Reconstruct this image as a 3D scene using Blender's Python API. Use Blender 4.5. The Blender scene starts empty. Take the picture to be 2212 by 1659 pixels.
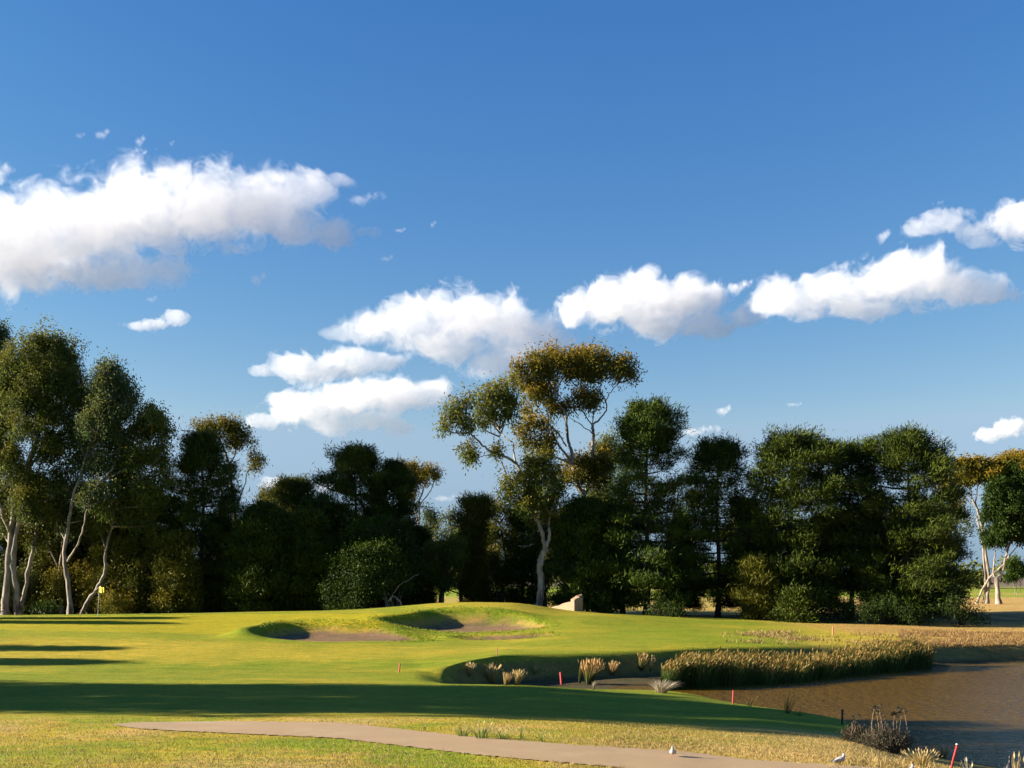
import bpy, bmesh, math, random
import numpy as np
from mathutils import Vector
S = bpy.context.scene
COL = S.collection
# ------------------------------------------------------------------ camera, light, exposure
F, U0, VH, CZ = 2400.0, 1106.0, 1245.0, 5.5      # focal length and horizon in the photograph's own measure
camd = bpy.data.cameras.new('camera'); cam = bpy.data.objects.new('camera', camd); COL.objects.link(cam)
cam.location = (0, 0, CZ); cam.rotation_euler = (math.pi/2, 0, 0)
camd.sensor_width = 36; camd.lens = 36*F/2212; camd.shift_y = (VH-829.5)/2212; camd.clip_end = 30000
S.camera = cam
SUN_EL, SUN_TH = 16.5, 0.0
sv = Vector((-math.cos(math.radians(SUN_TH))*math.cos(math.radians(SUN_EL)), math.sin(math.radians(SUN_TH))*math.cos(math.radians(SUN_EL)), math.sin(math.radians(SUN_EL))))
W = bpy.data.worlds.new('World'); S.world = W; W.use_nodes = True
wn = W.node_tree
sky = wn.nodes.new('ShaderNodeTexSky'); sky.sky_type = 'NISHITA'; sky.sun_disc = False
sky.sun_elevation = math.radians(SUN_EL); sky.sun_rotation = math.atan2(sv.x, sv.y)
sky.air_density = 1.25; sky.dust_density = 0.0; sky.ozone_density = 3.0; sky.altitude = 300
hs = wn.nodes.new('ShaderNodeHueSaturation'); hs.inputs['Saturation'].default_value = 1.15; hs.inputs['Value'].default_value = 1.0
gm = wn.nodes.new('ShaderNodeGamma'); gm.inputs[1].default_value = 1.0
sp = wn.nodes.new('ShaderNodeSeparateColor'); cb = wn.nodes.new('ShaderNodeCombineColor'); wn.links.new(sky.outputs[0], sp.inputs[0])
def _m(op, a, b):
    n = wn.nodes.new('ShaderNodeMath'); n.operation = op
    for i, q in enumerate((a, b)):
        if isinstance(q, float): n.inputs[i].default_value = q
        else: wn.links.new(q, n.inputs[i])
    return n.outputs[0]
# clear, dust-free horizon: red and green never rise above the blue
wn.links.new(_m('MULTIPLY', _m('MINIMUM', sp.outputs[0], _m('MULTIPLY', sp.outputs[2], .86)), .90), cb.inputs[0])
wn.links.new(_m('MULTIPLY', _m('MINIMUM', sp.outputs[1], _m('MULTIPLY', sp.outputs[2], .93)), .94), cb.inputs[1]); wn.links.new(sp.outputs[2], cb.inputs[2])
wn.links.new(cb.outputs[0], hs.inputs['Color']); 
sp2 = wn.nodes.new('ShaderNodeSeparateColor'); cb2 = wn.nodes.new('ShaderNodeCombineColor'); wn.links.new(hs.outputs[0], sp2.inputs[0]); K_ = .1866
for i_, (g_, a_) in enumerate(((1.33, 1.32), (1.05, .85), (.65, .81))): wn.links.new(_m('MULTIPLY', _m('POWER', _m('MULTIPLY', sp2.outputs[i_], K_), g_), a_/K_), cb2.inputs[i_])
for l_ in [q for q in wn.links if q.to_node == cb2]: 
    if l_.to_socket == cb2.inputs[0]: r_s = l_.from_socket
    if l_.to_socket == cb2.inputs[1]: g_s = l_.from_socket
    if l_.to_socket == cb2.inputs[2]: b_s = l_.from_socket
wn.links.new(_m('MINIMUM', r_s, _m('MULTIPLY', b_s, .53)), cb2.inputs[0]); wn.links.new(_m('MINIMUM', _m('MAXIMUM', g_s, _m('MULTIPLY', r_s, 1.5)), _m('MULTIPLY', b_s, .765)), cb2.inputs[1])
wn.links.new(cb2.outputs[0], gm.inputs[0]); wn.links.new(gm.outputs[0], wn.nodes['Background'].inputs[0])
wn.nodes['Background'].inputs[1].default_value = 0.05
ld = bpy.data.lights.new('sun', 'SUN'); ld.energy = 5.0; ld.angle = math.radians(0.5); ld.color = (1, .88, .70)
lo = bpy.data.objects.new('sun', ld); COL.objects.link(lo); lo.rotation_euler = sv.to_track_quat('Z', 'Y').to_euler()
S.view_settings.view_transform = 'Standard'; S.view_settings.look = 'None'; S.view_settings.gamma = 1
S.view_settings.exposure = 1.9
S.cycles.volume_bounces = 8; S.cycles.volume_max_steps = 96; S.cycles.volume_step_rate = 1
S.cycles.max_bounces = 10; S.cycles.diffuse_bounces = 3; S.cycles.transparent_max_bounces = 8
rng = np.random.default_rng(7); random.seed(7)

# ------------------------------------------------------------------ helpers
def W3(u, v, D): return np.array([(u-U0)*D/F, D, CZ-(v-VH)*D/F])
def tag(o, label=None, cat=None, group=None, kind=None):
    if label: o['label'] = label
    if cat: o['category'] = cat
    if group: o['group'] = group
    if kind: o['kind'] = kind
    return o
def empty(name, loc, rz=0):
    o = bpy.data.objects.new(name, None); COL.objects.link(o); o.location = loc; o.rotation_euler = (0, 0, rz); o.empty_display_size = .3
    return o
class MB:
    """collects quads/tris as numpy blocks; one mesh object at the end"""
    def __init__(s): s.v = []; s.f = []; s.n = 0; s.m = []; s.a = []; s.b = []
    def add(s, V, Fc, mat=0, tint=0.0, rnd=0.5):
        V = np.asarray(V, float).reshape(-1, 3); Fc = np.asarray(Fc, np.int64)
        s.v.append(V); s.f.append(Fc+s.n); s.n += len(V)
        s.m.append(np.full(len(Fc), mat)); s.a.append(np.broadcast_to(np.asarray(tint, float), (len(V),)).copy()); s.b.append(np.broadcast_to(np.asarray(rnd, float), (len(V),)).copy())
        return s
    def tube(s, pts, rad, n=7, mat=0, cap=True, tint=0, rnd=.5):
        P = np.asarray(pts, float); R = np.broadcast_to(np.asarray(rad, float), (len(P),))
        T = np.gradient(P, axis=0); T /= np.linalg.norm(T, axis=1)[:, None]+1e-9
        ref = np.array([.13, .97, .2]) if abs(T[:, 2]).mean() > .7 else np.array([.05, .1, 1.])
        A = np.cross(T, ref); A /= np.linalg.norm(A, axis=1)[:, None]+1e-9; B = np.cross(T, A)
        th = np.arange(n)*2*np.pi/n
        V = P[:, None]+R[:, None, None]*(np.cos(th)[None, :, None]*A[:, None]+np.sin(th)[None, :, None]*B[:, None])
        k = len(P); i, j = np.meshgrid(np.arange(k-1), np.arange(n), indexing='ij'); i = i.ravel(); j = j.ravel(); j2 = (j+1) % n
        Q = np.stack([i*n+j, i*n+j2, (i+1)*n+j2, (i+1)*n+j], 1)
        s.add(V.reshape(-1, 3), Q, mat, tint, rnd)
        if cap:
            b = s.n-k*n
            for row, sg in ((0, -1), (k-1, 1)):
                c = P[row]
                s.v.append(c[None]); ci = s.n; s.n += 1; s.a.append(np.array([float(np.mean(tint))])); s.b.append(np.array([float(np.mean(rnd))]))
                ring = b+row*n+np.arange(n); nxt = b+row*n+(np.arange(n)+1) % n
                T3 = np.stack([ring, nxt, np.full(n, ci), np.full(n, ci)], 1) if sg > 0 else np.stack([nxt, ring, np.full(n, ci), np.full(n, ci)], 1)
                s.f.append(T3); s.m.append(np.full(n, mat))
        return s
    def leaves(s, C, A, L, Wd, tint=0.0, rnd=None, mat=0, r=rng):
        """diamond leaves: base C, unit axis A"""
        N = len(C); L = np.broadcast_to(L, (N,))[:, None]; Wd = np.broadcast_to(Wd, (N,))[:, None]
        A = A/(np.linalg.norm(A, axis=1)[:, None]+1e-9)
        X = np.cross(A, r.normal(size=(N, 3))); X /= np.linalg.norm(X, axis=1)[:, None]+1e-9
        V = np.stack([C, C+A*L*.45+X*Wd*.5, C+A*L, C+A*L*.45-X*Wd*.5], 1).reshape(-1, 3)
        Q = np.arange(N*4).reshape(N, 4)
        t = np.repeat(np.broadcast_to(np.asarray(tint, float), (N,)), 4); q = np.repeat(r.random(N) if rnd is None else np.broadcast_to(rnd, (N,)), 4)
        return s.add(V, Q, mat, t, q)
    def box(s, lo, hi, mat=0):
        x0, y0, z0 = lo; x1, y1, z1 = hi
        V = [(x0,y0,z0),(x1,y0,z0),(x1,y1,z0),(x0,y1,z0),(x0,y0,z1),(x1,y0,z1),(x1,y1,z1),(x0,y1,z1)]
        return s.add(V, [(0,3,2,1),(4,5,6,7),(0,1,5,4),(1,2,6,5),(2,3,7,6),(3,0,4,7)], mat)
    def build(s, name, mats, parent=None, origin=(0, 0, 0), smooth=False, loc=None):
        V = np.concatenate(s.v)-np.asarray(origin, float); Q = np.concatenate(s.f); M = np.concatenate(s.m)
        tri = Q[:, 2] == Q[:, 3]
        cnt = np.where(tri, 3, 4); tot = int(cnt.sum())
        me = bpy.data.meshes.new(name); me.vertices.add(len(V)); me.vertices.foreach_set('co', V.astype(np.float32).ravel())
        flat = Q.ravel()[(np.stack([np.ones_like(tri)]*3+[~tri], 1)).ravel()]
        me.loops.add(tot); me.loops.foreach_set('vertex_index', flat.astype(np.int32))
        me.polygons.add(len(Q)); st = np.concatenate([[0], np.cumsum(cnt)[:-1]]); me.polygons.foreach_set('loop_start', st.astype(np.int32))
        me.polygons.foreach_set('material_index', M.astype(np.int32))
        me.polygons.foreach_set('use_smooth', np.full(len(Q), bool(smooth)))
        for nm, arr in (('tint', s.a), ('rnd', s.b)):
            at = me.attributes.new(nm, 'FLOAT', 'POINT'); at.data.foreach_set('value', np.concatenate(arr).astype(np.float32))
        me.update(calc_edges=True)
        for m in (mats if isinstance(mats, (list, tuple)) else [mats]): me.materials.append(m)
        o = bpy.data.objects.new(name, me); COL.objects.link(o)
        if parent: o.parent = parent
        if loc is not None: o.location = loc
        return o
def nmat(name):
    m = bpy.data.materials.new(name); m.use_nodes = True; nt = m.node_tree
    return m, nt, nt.nodes['Principled BSDF'], lambda t: nt.nodes.new('ShaderNode'+t)
def noise(nt, vec, scale, detail=4, rough=.55, dist=0):
    n = nt.nodes.new('ShaderNodeTexNoise'); n.inputs['Scale'].default_value = scale; n.inputs['Detail'].default_value = detail; n.inputs['Roughness'].default_value = rough; n.inputs['Distortion'].default_value = dist
    nt.links.new(vec, n.inputs['Vector']); return n.outputs[0]
def mixc(nt, f, a, b, bl='MIX'):
    m = nt.nodes.new('ShaderNodeMix'); m.data_type = 'RGBA'; m.blend_type = bl
    for i, x in ((0, f), (6, a), (7, b)):
        if hasattr(x, 'is_output') or isinstance(x, bpy.types.NodeSocket): nt.links.new(x, m.inputs[i])
        else: m.inputs[i].default_value = x if i == 0 else (*x, 1)
    return m.outputs[2]
def mrange(nt, x, a, b, c=0., d=1.):
    m = nt.nodes.new('ShaderNodeMapRange'); nt.links.new(x, m.inputs[0])
    for i, k in zip((1, 2, 3, 4), (a, b, c, d)): m.inputs[i].default_value = k
    return m.outputs[0]
def attr(nt, name):
    a = nt.nodes.new('ShaderNodeAttribute'); a.attribute_name = name; return a
def leafmat(name, dark, light, tip, transl=.25, spec=.08, patch=.18):
    m, nt, p, N = nmat(name)
    r = attr(nt, 'rnd').outputs['Fac']; t = attr(nt, 'tint').outputs['Fac']
    tc = N('TexCoord'); nz = noise(nt, tc.outputs['Object'], .5, 3)
    c = mixc(nt, r, dark, light)
    c = mixc(nt, mrange(nt, nz, .35, .7), c, mixc(nt, .5, c, light))
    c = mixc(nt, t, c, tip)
    oi = N('ObjectInfo'); c = mixc(nt, mrange(nt, oi.outputs['Random'], 0, 1, 0, .4), c, mixc(nt, 1.0, c, (1.25, .95, .8), 'MULTIPLY'))
    nt.links.new(c, p.inputs['Base Color']); p.inputs['Roughness'].default_value = .55; p.inputs['Specular IOR Level'].default_value = spec
    tr = N('BsdfTranslucent'); nt.links.new(c, tr.inputs[0]); mx = N('MixShader'); mx.inputs[0].default_value = transl
    nt.links.new(p.outputs[0], mx.inputs[1]); nt.links.new(tr.outputs[0], mx.inputs[2]); nt.links.new(mx.outputs[0], nt.nodes['Material Output'].inputs[0])
    return m
def barkmat(name, a, b, c3=None, sc=(3, 3, .6), bump=.4):
    m, nt, p, N = nmat(name); tc = N('TexCoord'); mp = N('Mapping'); mp.inputs['Scale'].default_value = sc
    nt.links.new(tc.outputs['Object'], mp.inputs[0])
    n1 = noise(nt, mp.outputs[0], 1.2, 6, .65); c = mixc(nt, mrange(nt, n1, .4, .6), a, b)
    if c3: c = mixc(nt, mrange(nt, noise(nt, mp.outputs[0], .6, 3), .55, .66), c, c3)
    nt.links.new(c, p.inputs['Base Color']); p.inputs['Roughness'].default_value = .85
    bp = N('Bump'); bp.inputs['Strength'].default_value = bump; bp.inputs['Distance'].default_value = .04
    nt.links.new(noise(nt, mp.outputs[0], 4, 6, .7), bp.inputs['Height']); nt.links.new(bp.outputs[0], p.inputs['Normal'])
    return m
def flatmat(name, c, rough=.6, c2=None, sc=8):
    m, nt, p, N = nmat(name); p.inputs['Roughness'].default_value = rough
    tc = N('TexCoord'); c2 = c2 or tuple(x*.7 for x in c)
    nt.links.new(mixc(nt, noise(nt, tc.outputs['Object'], sc, 5), c, c2), p.inputs['Base Color'])
    return m

M = {}
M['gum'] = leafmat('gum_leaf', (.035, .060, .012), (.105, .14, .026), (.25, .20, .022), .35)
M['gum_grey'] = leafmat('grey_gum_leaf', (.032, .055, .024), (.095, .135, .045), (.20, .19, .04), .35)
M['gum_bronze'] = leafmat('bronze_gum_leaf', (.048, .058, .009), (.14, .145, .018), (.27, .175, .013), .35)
M['pine'] = leafmat('pine_needle', (.008, .018, .004), (.025, .044, .007), (.10, .14, .014), .07)
M['pine_olive'] = leafmat('olive_needle', (.020, .030, .006), (.060, .072, .010), (.17, .165, .018), .14)
M['acacia'] = leafmat('wattle_leaf', (.008, .018, .003), (.022, .042, .005), (.09, .14, .010), .1)
M['bark_pale'] = barkmat('pale_bark', (.30, .255, .20), (.15, .12, .09), (.065, .045, .032))
M['bark_brown'] = barkmat('brown_bark', (.16, .10, .07), (.07, .045, .032))
M['bark_dark'] = barkmat('dark_bark', (.045, .032, .024), (.022, .016, .012))

# ------------------------------------------------------------------ terrain: swept profiles (distance, height above water)
def prof(u, *kz): return (u, kz)
TAIL = [(115, 1.6), (220, 1.6), (700, 1.8), (4000, 2.4)]
def col_(u, ks): return (u, ks)
P = [
 (-2600, [(3,2.7),(19,2.3),(27,2.0),(36,1.55),(45,1.3),(47.5,1.3),(50,1.3),(53,1.3),(58,1.35),(64,1.5),(70,1.8),(80,2.0),(90,2.0),(98,1.6),(115,1.0),(220,1.2),(700,1.8),(4000,2.4)]),
 (0,    [(3,2.6),(19,2.22),(27,1.96),(36,1.45),(45,1.13),(47.5,1.08),(50,1.05),(53,1.06),(58,1.2),(64,1.45),(70,1.98),(80,2.27),(90,2.33),(98,1.9),(115,.9),(220,.9),(700,1.8),(4000,2.4)]),
 (550,  [(3,2.6),(19,2.22),(27,1.94),(36,1.42),(45,1.12),(47.5,1.05),(50,1.02),(53,1.02),(58,1.12),(64,1.36),(69,1.62),(80,2.2),(90,2.6),(98,2.2),(115,.9),(220,.9),(700,1.8),(4000,2.4)]),
 (750,  [(3,2.6),(19,2.22),(27,1.94),(36,1.38),(45,1.1),(47.5,1.02),(50,1.0),(53,1.0),(58,1.12),(64,1.26),(70,1.52),(80,2.27),(90,2.78),(98,2.3),(115,1.2),(220,1.1),(700,1.8),(4000,2.4)]),
 (890,  [(3,2.6),(19,2.22),(27,1.94),(36,1.33),(46,1.07),(48,1.01),(50,.98),(51.6,.98),(53.2,1.05),(64,1.2),(72,1.4),(81,2.4),(89,3.2),(97,2.75),(115,1.4),(220,1.3),(700,1.8),(4000,2.4)]),
 (950,  [(3,2.6),(19,2.22),(27,1.94),(36,1.3),(46.5,1.0),(48.4,.86),(50,.74),(51.6,.72),(53.2,1.16),(64,1.25),(73.5,1.4),(81.5,2.45),(88.5,3.38),(97,2.85),(115,1.5),(220,1.4),(700,1.8),(4000,2.4)]),
 (1020, [(3,2.6),(19,2.22),(27,1.94),(36,1.25),(46.5,.98),(49.5,.45),(52,.22),(53.8,.25),(55.6,1.32),(65,1.28),(74,1.38),(81.5,2.5),(88,3.45),(97,3.0),(115,1.6),(220,1.5),(700,1.8),(4000,2.4)]),
 (1100, [(3,2.6),(19,2.22),(27,1.92),(36,1.2),(46,1.0),(50,.35),(53,.1),(56.2,.12),(58,1.42),(66,1.4),(74,1.45),(81.5,2.5),(89,3.38),(97,3.0),(115,1.6),(220,1.5),(700,1.8),(4000,2.4)]),
 (1250, [(3,2.6),(19,2.22),(27,1.85),(36,1.1),(46,.86),(50,.2),(54,.05),(58,.1),(59.8,1.38),(68,1.52),(76,1.9),(84,2.55),(92,2.6),(99,2.2),(115,1.6),(220,1.5),(700,1.8),(4000,2.4)]),
 (1450, [(3,2.6),(19,2.22),(27,1.65),(36,1.0),(49,.42),(51.2,.03),(53.5,-.15),(60.3,.1),(62.2,1.4),(70,1.62),(78,1.83),(86,2.1),(94,2.08),(101,1.9),(116,1.6),(220,1.5),(700,1.8),(4000,2.4)]),
 (1600, [(3,2.6),(19,2.2),(27,1.5),(36,.92),(46,.2),(48.5,-.5),(54,-.5),(63,.1),(65.0,1.35),(72,1.6),(80,1.7),(88,1.83),(95,1.82),(103,1.7),(117,1.6),(220,1.5),(700,1.8),(4000,2.4)]),
 (1800, [(3,2.6),(19,2.2),(26,1.42),(34,.8),(42,.15),(44.5,-.8),(56,-.8),(66,.1),(68.2,1.32),(76,1.5),(83,1.6),(90,1.6),(97,1.6),(105,1.6),(118,1.6),(220,1.5),(700,1.8),(4000,2.4)]),
 (1960, [(3,2.6),(19,2.12),(24,1.4),(29,.75),(34.7,.1),(38,-.8),(59,-.8),(67.6,.1),(69.6,1.2),(78,1.4),(86,1.45),(93,1.5),(99,1.55),(106,1.6),(120,1.6),(220,1.5),(700,1.8),(4000,2.4)]),
 (2150, [(3,2.6),(18,2.0),(23,1.2),(27.5,.5),(31.5,.1),(35,-.8),(63,-.8),(70.2,.1),(72,1.05),(80,1.2),(88,1.3),(95,1.4),(101,1.5),(108,1.6),(122,1.6),(220,1.5),(700,1.8),(4000,2.4)]),
 (2400, [(3,2.6),(17,1.9),(21,1.1),(25,.4),(28,.1),(31,-.8),(66,-.8),(73,.1),(74.9,1.0),(82,1.2),(90,1.3),(97,1.4),(103,1.5),(110,1.6),(124,1.6),(220,1.5),(700,1.8),(4000,2.4)]),
 (3200, [(3,2.5),(12,1.6),(15,1.0),(18,.4),(22,.1),(25,-.8),(70,-.8),(76,.1),(80,1.0),(88,1.2),(96,1.3),(103,1.4),(109,1.5),(116,1.6),(130,1.6),(220,1.5),(700,1.8),(4000,2.4)]),
 (5200, [(3,2.5),(8,1.6),(10,1.0),(12,.4),(16,.1),(19,-.8),(70,-.8),(78,.1),(84,1.0),(92,1.2),(100,1.3),(107,1.4),(113,1.5),(120,1.6),(134,1.6),(220,1.5),(700,1.8),(4000,2.4)]),
]
PU = np.array([p[0] for p in P], float); PD = np.array([[k[0] for k in p[1]] for p in P], float); PZ = np.array([[k[1] for k in p[1]] for p in P], float)
def pchip(x, X, Y):
    """monotone cubic through (X, Y[...]) along axis 0, at the points x"""
    h = np.diff(X); sh = (slice(None),)+(None,)*(Y.ndim-1); d = np.diff(Y, axis=0)/h[sh]
    m = np.zeros_like(Y); s = np.sign(d[:-1])*np.sign(d[1:]) > 0
    w1 = (2*h[1:]+h[:-1])[sh]; w2 = (h[1:]+2*h[:-1])[sh]
    with np.errstate(all='ignore'): hm = (w1+w2)/(w1/d[:-1]+w2/d[1:])
    m[1:-1] = np.where(s, hm, 0); m[0] = d[0]; m[-1] = d[-1]
    i = np.clip(np.searchsorted(X, x)-1, 0, len(X)-2); t = np.clip((x-X[i])/h[i], 0, 1)[sh]; H = h[i][sh]
    return (1+2*t)*(1-t)**2*Y[i]+t*(1-t)**2*H*m[i]+t*t*(3-2*t)*Y[i+1]+t*t*(t-1)*H*m[i+1]
def vnoise(x, y, seed=0, octaves=3):
    r = np.random.default_rng(seed+100); o = np.zeros_like(x, dtype=float); a = 1; tot = 0
    for k in range(octaves):
        for _ in range(5):
            th = r.random()*6.283; f = (2**k)*(.7+.6*r.random()); ph = r.random()*6.283
            o += a*np.sin((x*math.cos(th)+y*math.sin(th))*f+ph+1.3*np.sin((x*math.sin(th)-y*math.cos(th))*f*.7+ph*2))/5
        tot += a; a *= .55
    return o/tot
def sstep(a, b, x): t = np.clip((x-a)/(b-a), 0, 1); return t*t*(3-2*t)
BUNK = [(-11.3, 72.0, 5.0, 3.7, 1.36, 0.55), (-3.0, 79.4, 5.4, 3.1, 1.56, 0.42), (-.2, 72.4, 3.3, 1.1, 1.22, 0.22)]   # x, y, rx, ry, floor height, lip
def bdist(x, y, b):
    dx = (x-b[0])/b[2]; dy = (y-b[1])/b[3]; th = np.arctan2(dy, dx)
    return np.hypot(dx, dy)/(1+.07*np.sin(3*th+b[0])+.05*np.sin(5*th+b[1]))
def detail(x, y, z):
    D = y
    z = z+.035*vnoise(x*.35, y*.35, 1)*sstep(3, 12, D)+.012*vnoise(x*1.5, y*1.5, 2)
    z = z+.09*vnoise(x*.13, y*.16, 3)*sstep(50, 60, D)*(1-sstep(84, 95, D))*(1-sstep(2, 9, x))
    for b in BUNK:
        d = bdist(x, y, b); w = 1-sstep(.80, 1.10, d)
        lip = b[5]*np.exp(-((d-1.22)/.22)**2)*sstep(-.3, .8, .8*(y-b[1])/b[3]-.75*(x-b[0])/b[2])
        z = z+lip; z = z*(1-w)+w*np.minimum(z, b[4]+.05*vnoise(x, y, 5)+.25*np.clip(d, 0, 1)**3+.25*np.clip((y-b[1])/b[3], 0, 1)**2)
    return z
_UC = np.linspace(-2600, 5200, 3901)
def knots(u):
    u = np.clip(u, -2600, 5200); 
    return pchip(u, PU, PD), pchip(u, PU, PZ)
def height(x, y):
    """ground height at single points"""
    x = np.atleast_1d(np.asarray(x, float)); y = np.maximum(np.atleast_1d(np.asarray(y, float)), 3.001)
    KD, KZ = knots(U0+x*F/y); h = np.diff(KD, axis=1); d = np.diff(KZ, axis=1)/h; s_ = np.sign(d[:, :-1])*np.sign(d[:, 1:]) > 0
    w1 = 2*h[:, 1:]+h[:, :-1]; w2 = h[:, 1:]+2*h[:, :-1]
    with np.errstate(all='ignore'): hm = (w1+w2)/(w1/d[:, :-1]+w2/d[:, 1:])
    m = np.zeros_like(KZ); m[:, 1:-1] = np.where(s_, hm, 0); m[:, 0] = d[:, 0]; m[:, -1] = d[:, -1]
    i = np.clip((KD < y[:, None]).sum(1)-1, 0, KD.shape[1]-2); n_ = np.arange(len(x)); H = h[n_, i]; t = np.clip((y-KD[n_, i])/H, 0, 1)
    out = (1+2*t)*(1-t)**2*KZ[n_, i]+t*(1-t)**2*H*m[n_, i]+t*t*(3-2*t)*KZ[n_, i+1]+t*t*(t-1)*H*m[n_, i+1]
    return detail(x, y, out)
def gz(x, y): return float(height(x, y)[0])
def hit(u, v, d0=12, d1=140):
    D = np.arange(d0, d1, .1); x = (u-U0)*D/F; z = height(x, D); vv = VH+(CZ-z)*F/D
    k = np.argmax(vv <= v); return np.array([x[k], D[k], z[k]])
uu = np.unique(np.concatenate([np.arange(-2600, -60, 40), np.arange(-60, 2280, 6.5), np.arange(2280, 5201, 40)]))
dd = np.unique(np.concatenate([np.geomspace(3, 16, 40), np.geomspace(16, 125, 420), np.geomspace(125, 4000, 70)]))
KD, KZ = knots(uu); G = np.zeros((len(uu), len(dd)))
for i in range(len(uu)): G[i] = pchip(dd, KD[i], KZ[i])
GX = (uu[:, None]-U0)*dd[None]/F; GY = np.broadcast_to(dd[None], GX.shape).copy()
GZ = detail(GX.ravel(), GY.ravel(), G.ravel()).reshape(GX.shape)
# ground colours: lush / mown / dry turf, sand, mud; plus a shade tint painted on the fairway
X, Y, Z = GX.ravel(), GY.ravel(), GZ.ravel(); UU = U0+X*F/Y
n1 = vnoise(X*.25, Y*.25, 11); n2 = vnoise(X*.9, Y*.9, 12, 4); n3 = vnoise(X*.08, Y*.12, 13)
lush = np.array([.135, .225, .008]); mown = np.array([.21, .245, .020]); dryg = np.array([.40, .33, .035]); straw = np.array([.46, .345, .12]); dark = np.array([.12, .085, .05]); sand = np.array([.19, .135, .08]); mud = np.array([.075, .068, .035]); redb = np.array([.38, .245, .09]); putt = np.array([.33, .31, .014])
C = np.tile(mown, (len(X), 1))
def blend(C, c, w): w = np.clip(w, 0, 1)[:, None]; return C*(1-w)+c*w
C = blend(C, lush, .75*sstep(-.15, .5, n1)*(Y < 90))
sk = vnoise(X*.30, Y*1.1, 51, 4); sk2 = vnoise(X*.7, Y*2.6, 52, 3)
C = blend(C, dryg, .55*sstep(.05, .55, sk)*(Y < 95)); C = blend(C, lush*.85, .45*sstep(.1, .5, sk2)*(Y < 95))
C = blend(C, dryg, .75*sstep(.0, .55, n3+.35*n2))
C = blend(C, lush, .8*sstep(66, 69, Y)*(1-sstep(72, 76, Y))*(1-sstep(-14, -8, X))*(.6+.5*n2))
C = blend(C, lush*1.05, .6*(1-sstep(1.0, 1.6, bdist(X, Y, BUNK[0])))+.6*(1-sstep(1., 1.5, bdist(X, Y, BUNK[1])))*sstep(-.5, .5, n2+.4))
C = blend(C, np.array([.165, .25, .028]), .8*sstep(29, 32, Y)*(1-sstep(44, 47, Y))*(.7+.6*n1))  # shade tint painted into the turf where the tree shadows cross the fairway
C = blend(C, dryg*np.array([.95, .95, .8]), .45*sstep(58, 62, Y)*(1-sstep(64, 68, Y))*sstep(-.3, .4, n1))
C = blend(C, dryg, .55*sstep(82, 86, Y)*sstep(-9, -5, X)*(1-sstep(6, 12, X)))      # mound top
fore = 1-sstep(27.5, 29.5, Y+.6*n1+.03*X)
C = blend(C, dryg, fore*.8); C = blend(C, straw, fore*sstep(-.1, .4, n2+.3*n1)*.8); C = blend(C, lush*1.2, fore*sstep(.0, .35, -n2+.4*sk)*.75*(1-sstep(5, 9, X)))
C = blend(C, dark, fore*sstep(.35, .6, vnoise(X*1.6, Y*1.8, 21, 3)+.25*n1)*.7*(Y < 23)*(1-sstep(3, 6, X)))
C = blend(C, straw, sstep(3, 9, X)*(1-sstep(31, 34, Y))*.85)
rb = sstep(16, 24, X-.15*(Y-75))*sstep(60, 64, Y)
C = blend(C, dryg, rb*.9); C = blend(C, redb, rb*sstep(-.4, .5, n1+.6*sstep(24, 32, X))*.8)
beh = sstep(96, 100, Y)
C = blend(C, straw*np.array([.95, .9, .95]), beh*.8*(.7+.4*n1)); C = blend(C, dark*.9, beh*(1-sstep(112, 122, Y))*.75*sstep(-.5, .4, n2))
C = blend(C, lush*1.2, sstep(205, 225, Y)*sstep(-.8, .2, n3)*.9)
steep = sstep(45, 47, Y)*(1-sstep(75, 78, Y))*(Z < .9)*sstep(940, 1000, UU)*(1-sstep(.55, 1.0, Z))
bk = sstep(49, 50.5, Y)*sstep(935, 1000, UU)*(UU < 2600)*(1-sstep(1.02, 1.22, Z+.08*n2))*(Y < 76); C = blend(C, np.array([.155, .135, .05])*(1+.5*n2[:, None]), bk*.85)
C = blend(C, np.array([.16, .13, .10]), sstep(330, 480, Y)); C = blend(C, mud, (1-sstep(.1, .38, Z))*1.0*(Y < 90))
pg = 1-sstep(.92, 1.0, np.hypot((X+27)/22, (Y-79.5)/8.6)); C = blend(C, putt, pg*.92)
grass_ok = np.ones(len(X)); sandm = np.zeros(len(X))
for b in BUNK:
    d = bdist(X, Y, b)+.03*n2; w = (1-sstep(.84, .92, d)); C = blend(C, sand*(1+.12*vnoise(X*3, Y*3, 31)[:, None]), w); sandm = np.maximum(sandm, w)
    C = blend(C, redb*.9, (1-sstep(.93, 1.04, d))*sstep(.86, .94, d)*.8)
C *= (1+.10*vnoise(X*.5, Y*.9, 33, 4)+.10*vnoise(X*1.1, Y*2.2, 34, 3))[:, None]
nu, nd = GX.shape; I, J = np.meshgrid(np.arange(nu-1), np.arange(nd-1), indexing='ij'); I = I.ravel(); J = J.ravel()
Q = np.stack([I*nd+J, (I+1)*nd+J, (I+1)*nd+J+1, I*nd+J+1], 1)
mt, nt, p, N = nmat('turf'); tc = N('TexCoord'); g = tc.outputs['Object']
ca = attr(nt, 'colour').outputs['Color']; sa = attr(nt, 'sand').outputs['Fac']
f1 = noise(nt, g, 9, 6, .7); f2 = noise(nt, g, 2.2, 5, .65); f3 = noise(nt, g, 40, 3, .6)
c = mixc(nt, mrange(nt, f1, .3, .7), mixc(nt, 1.0, ca, (.62, .64, .60), 'MULTIPLY'), mixc(nt, 1.0, ca, (1.28, 1.2, 1.2), 'MULTIPLY'))
c = mixc(nt, mrange(nt, f2, .42, .68, 0, .7), c, mixc(nt, 1.0, c, (1.4, 1.2, 1.1), 'MULTIPLY'))
c = mixc(nt, mrange(nt, f3, .5, .7, 0, .6), c, mixc(nt, 1.0, c, (.55, .6, .5), 'MULTIPLY'))
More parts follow.
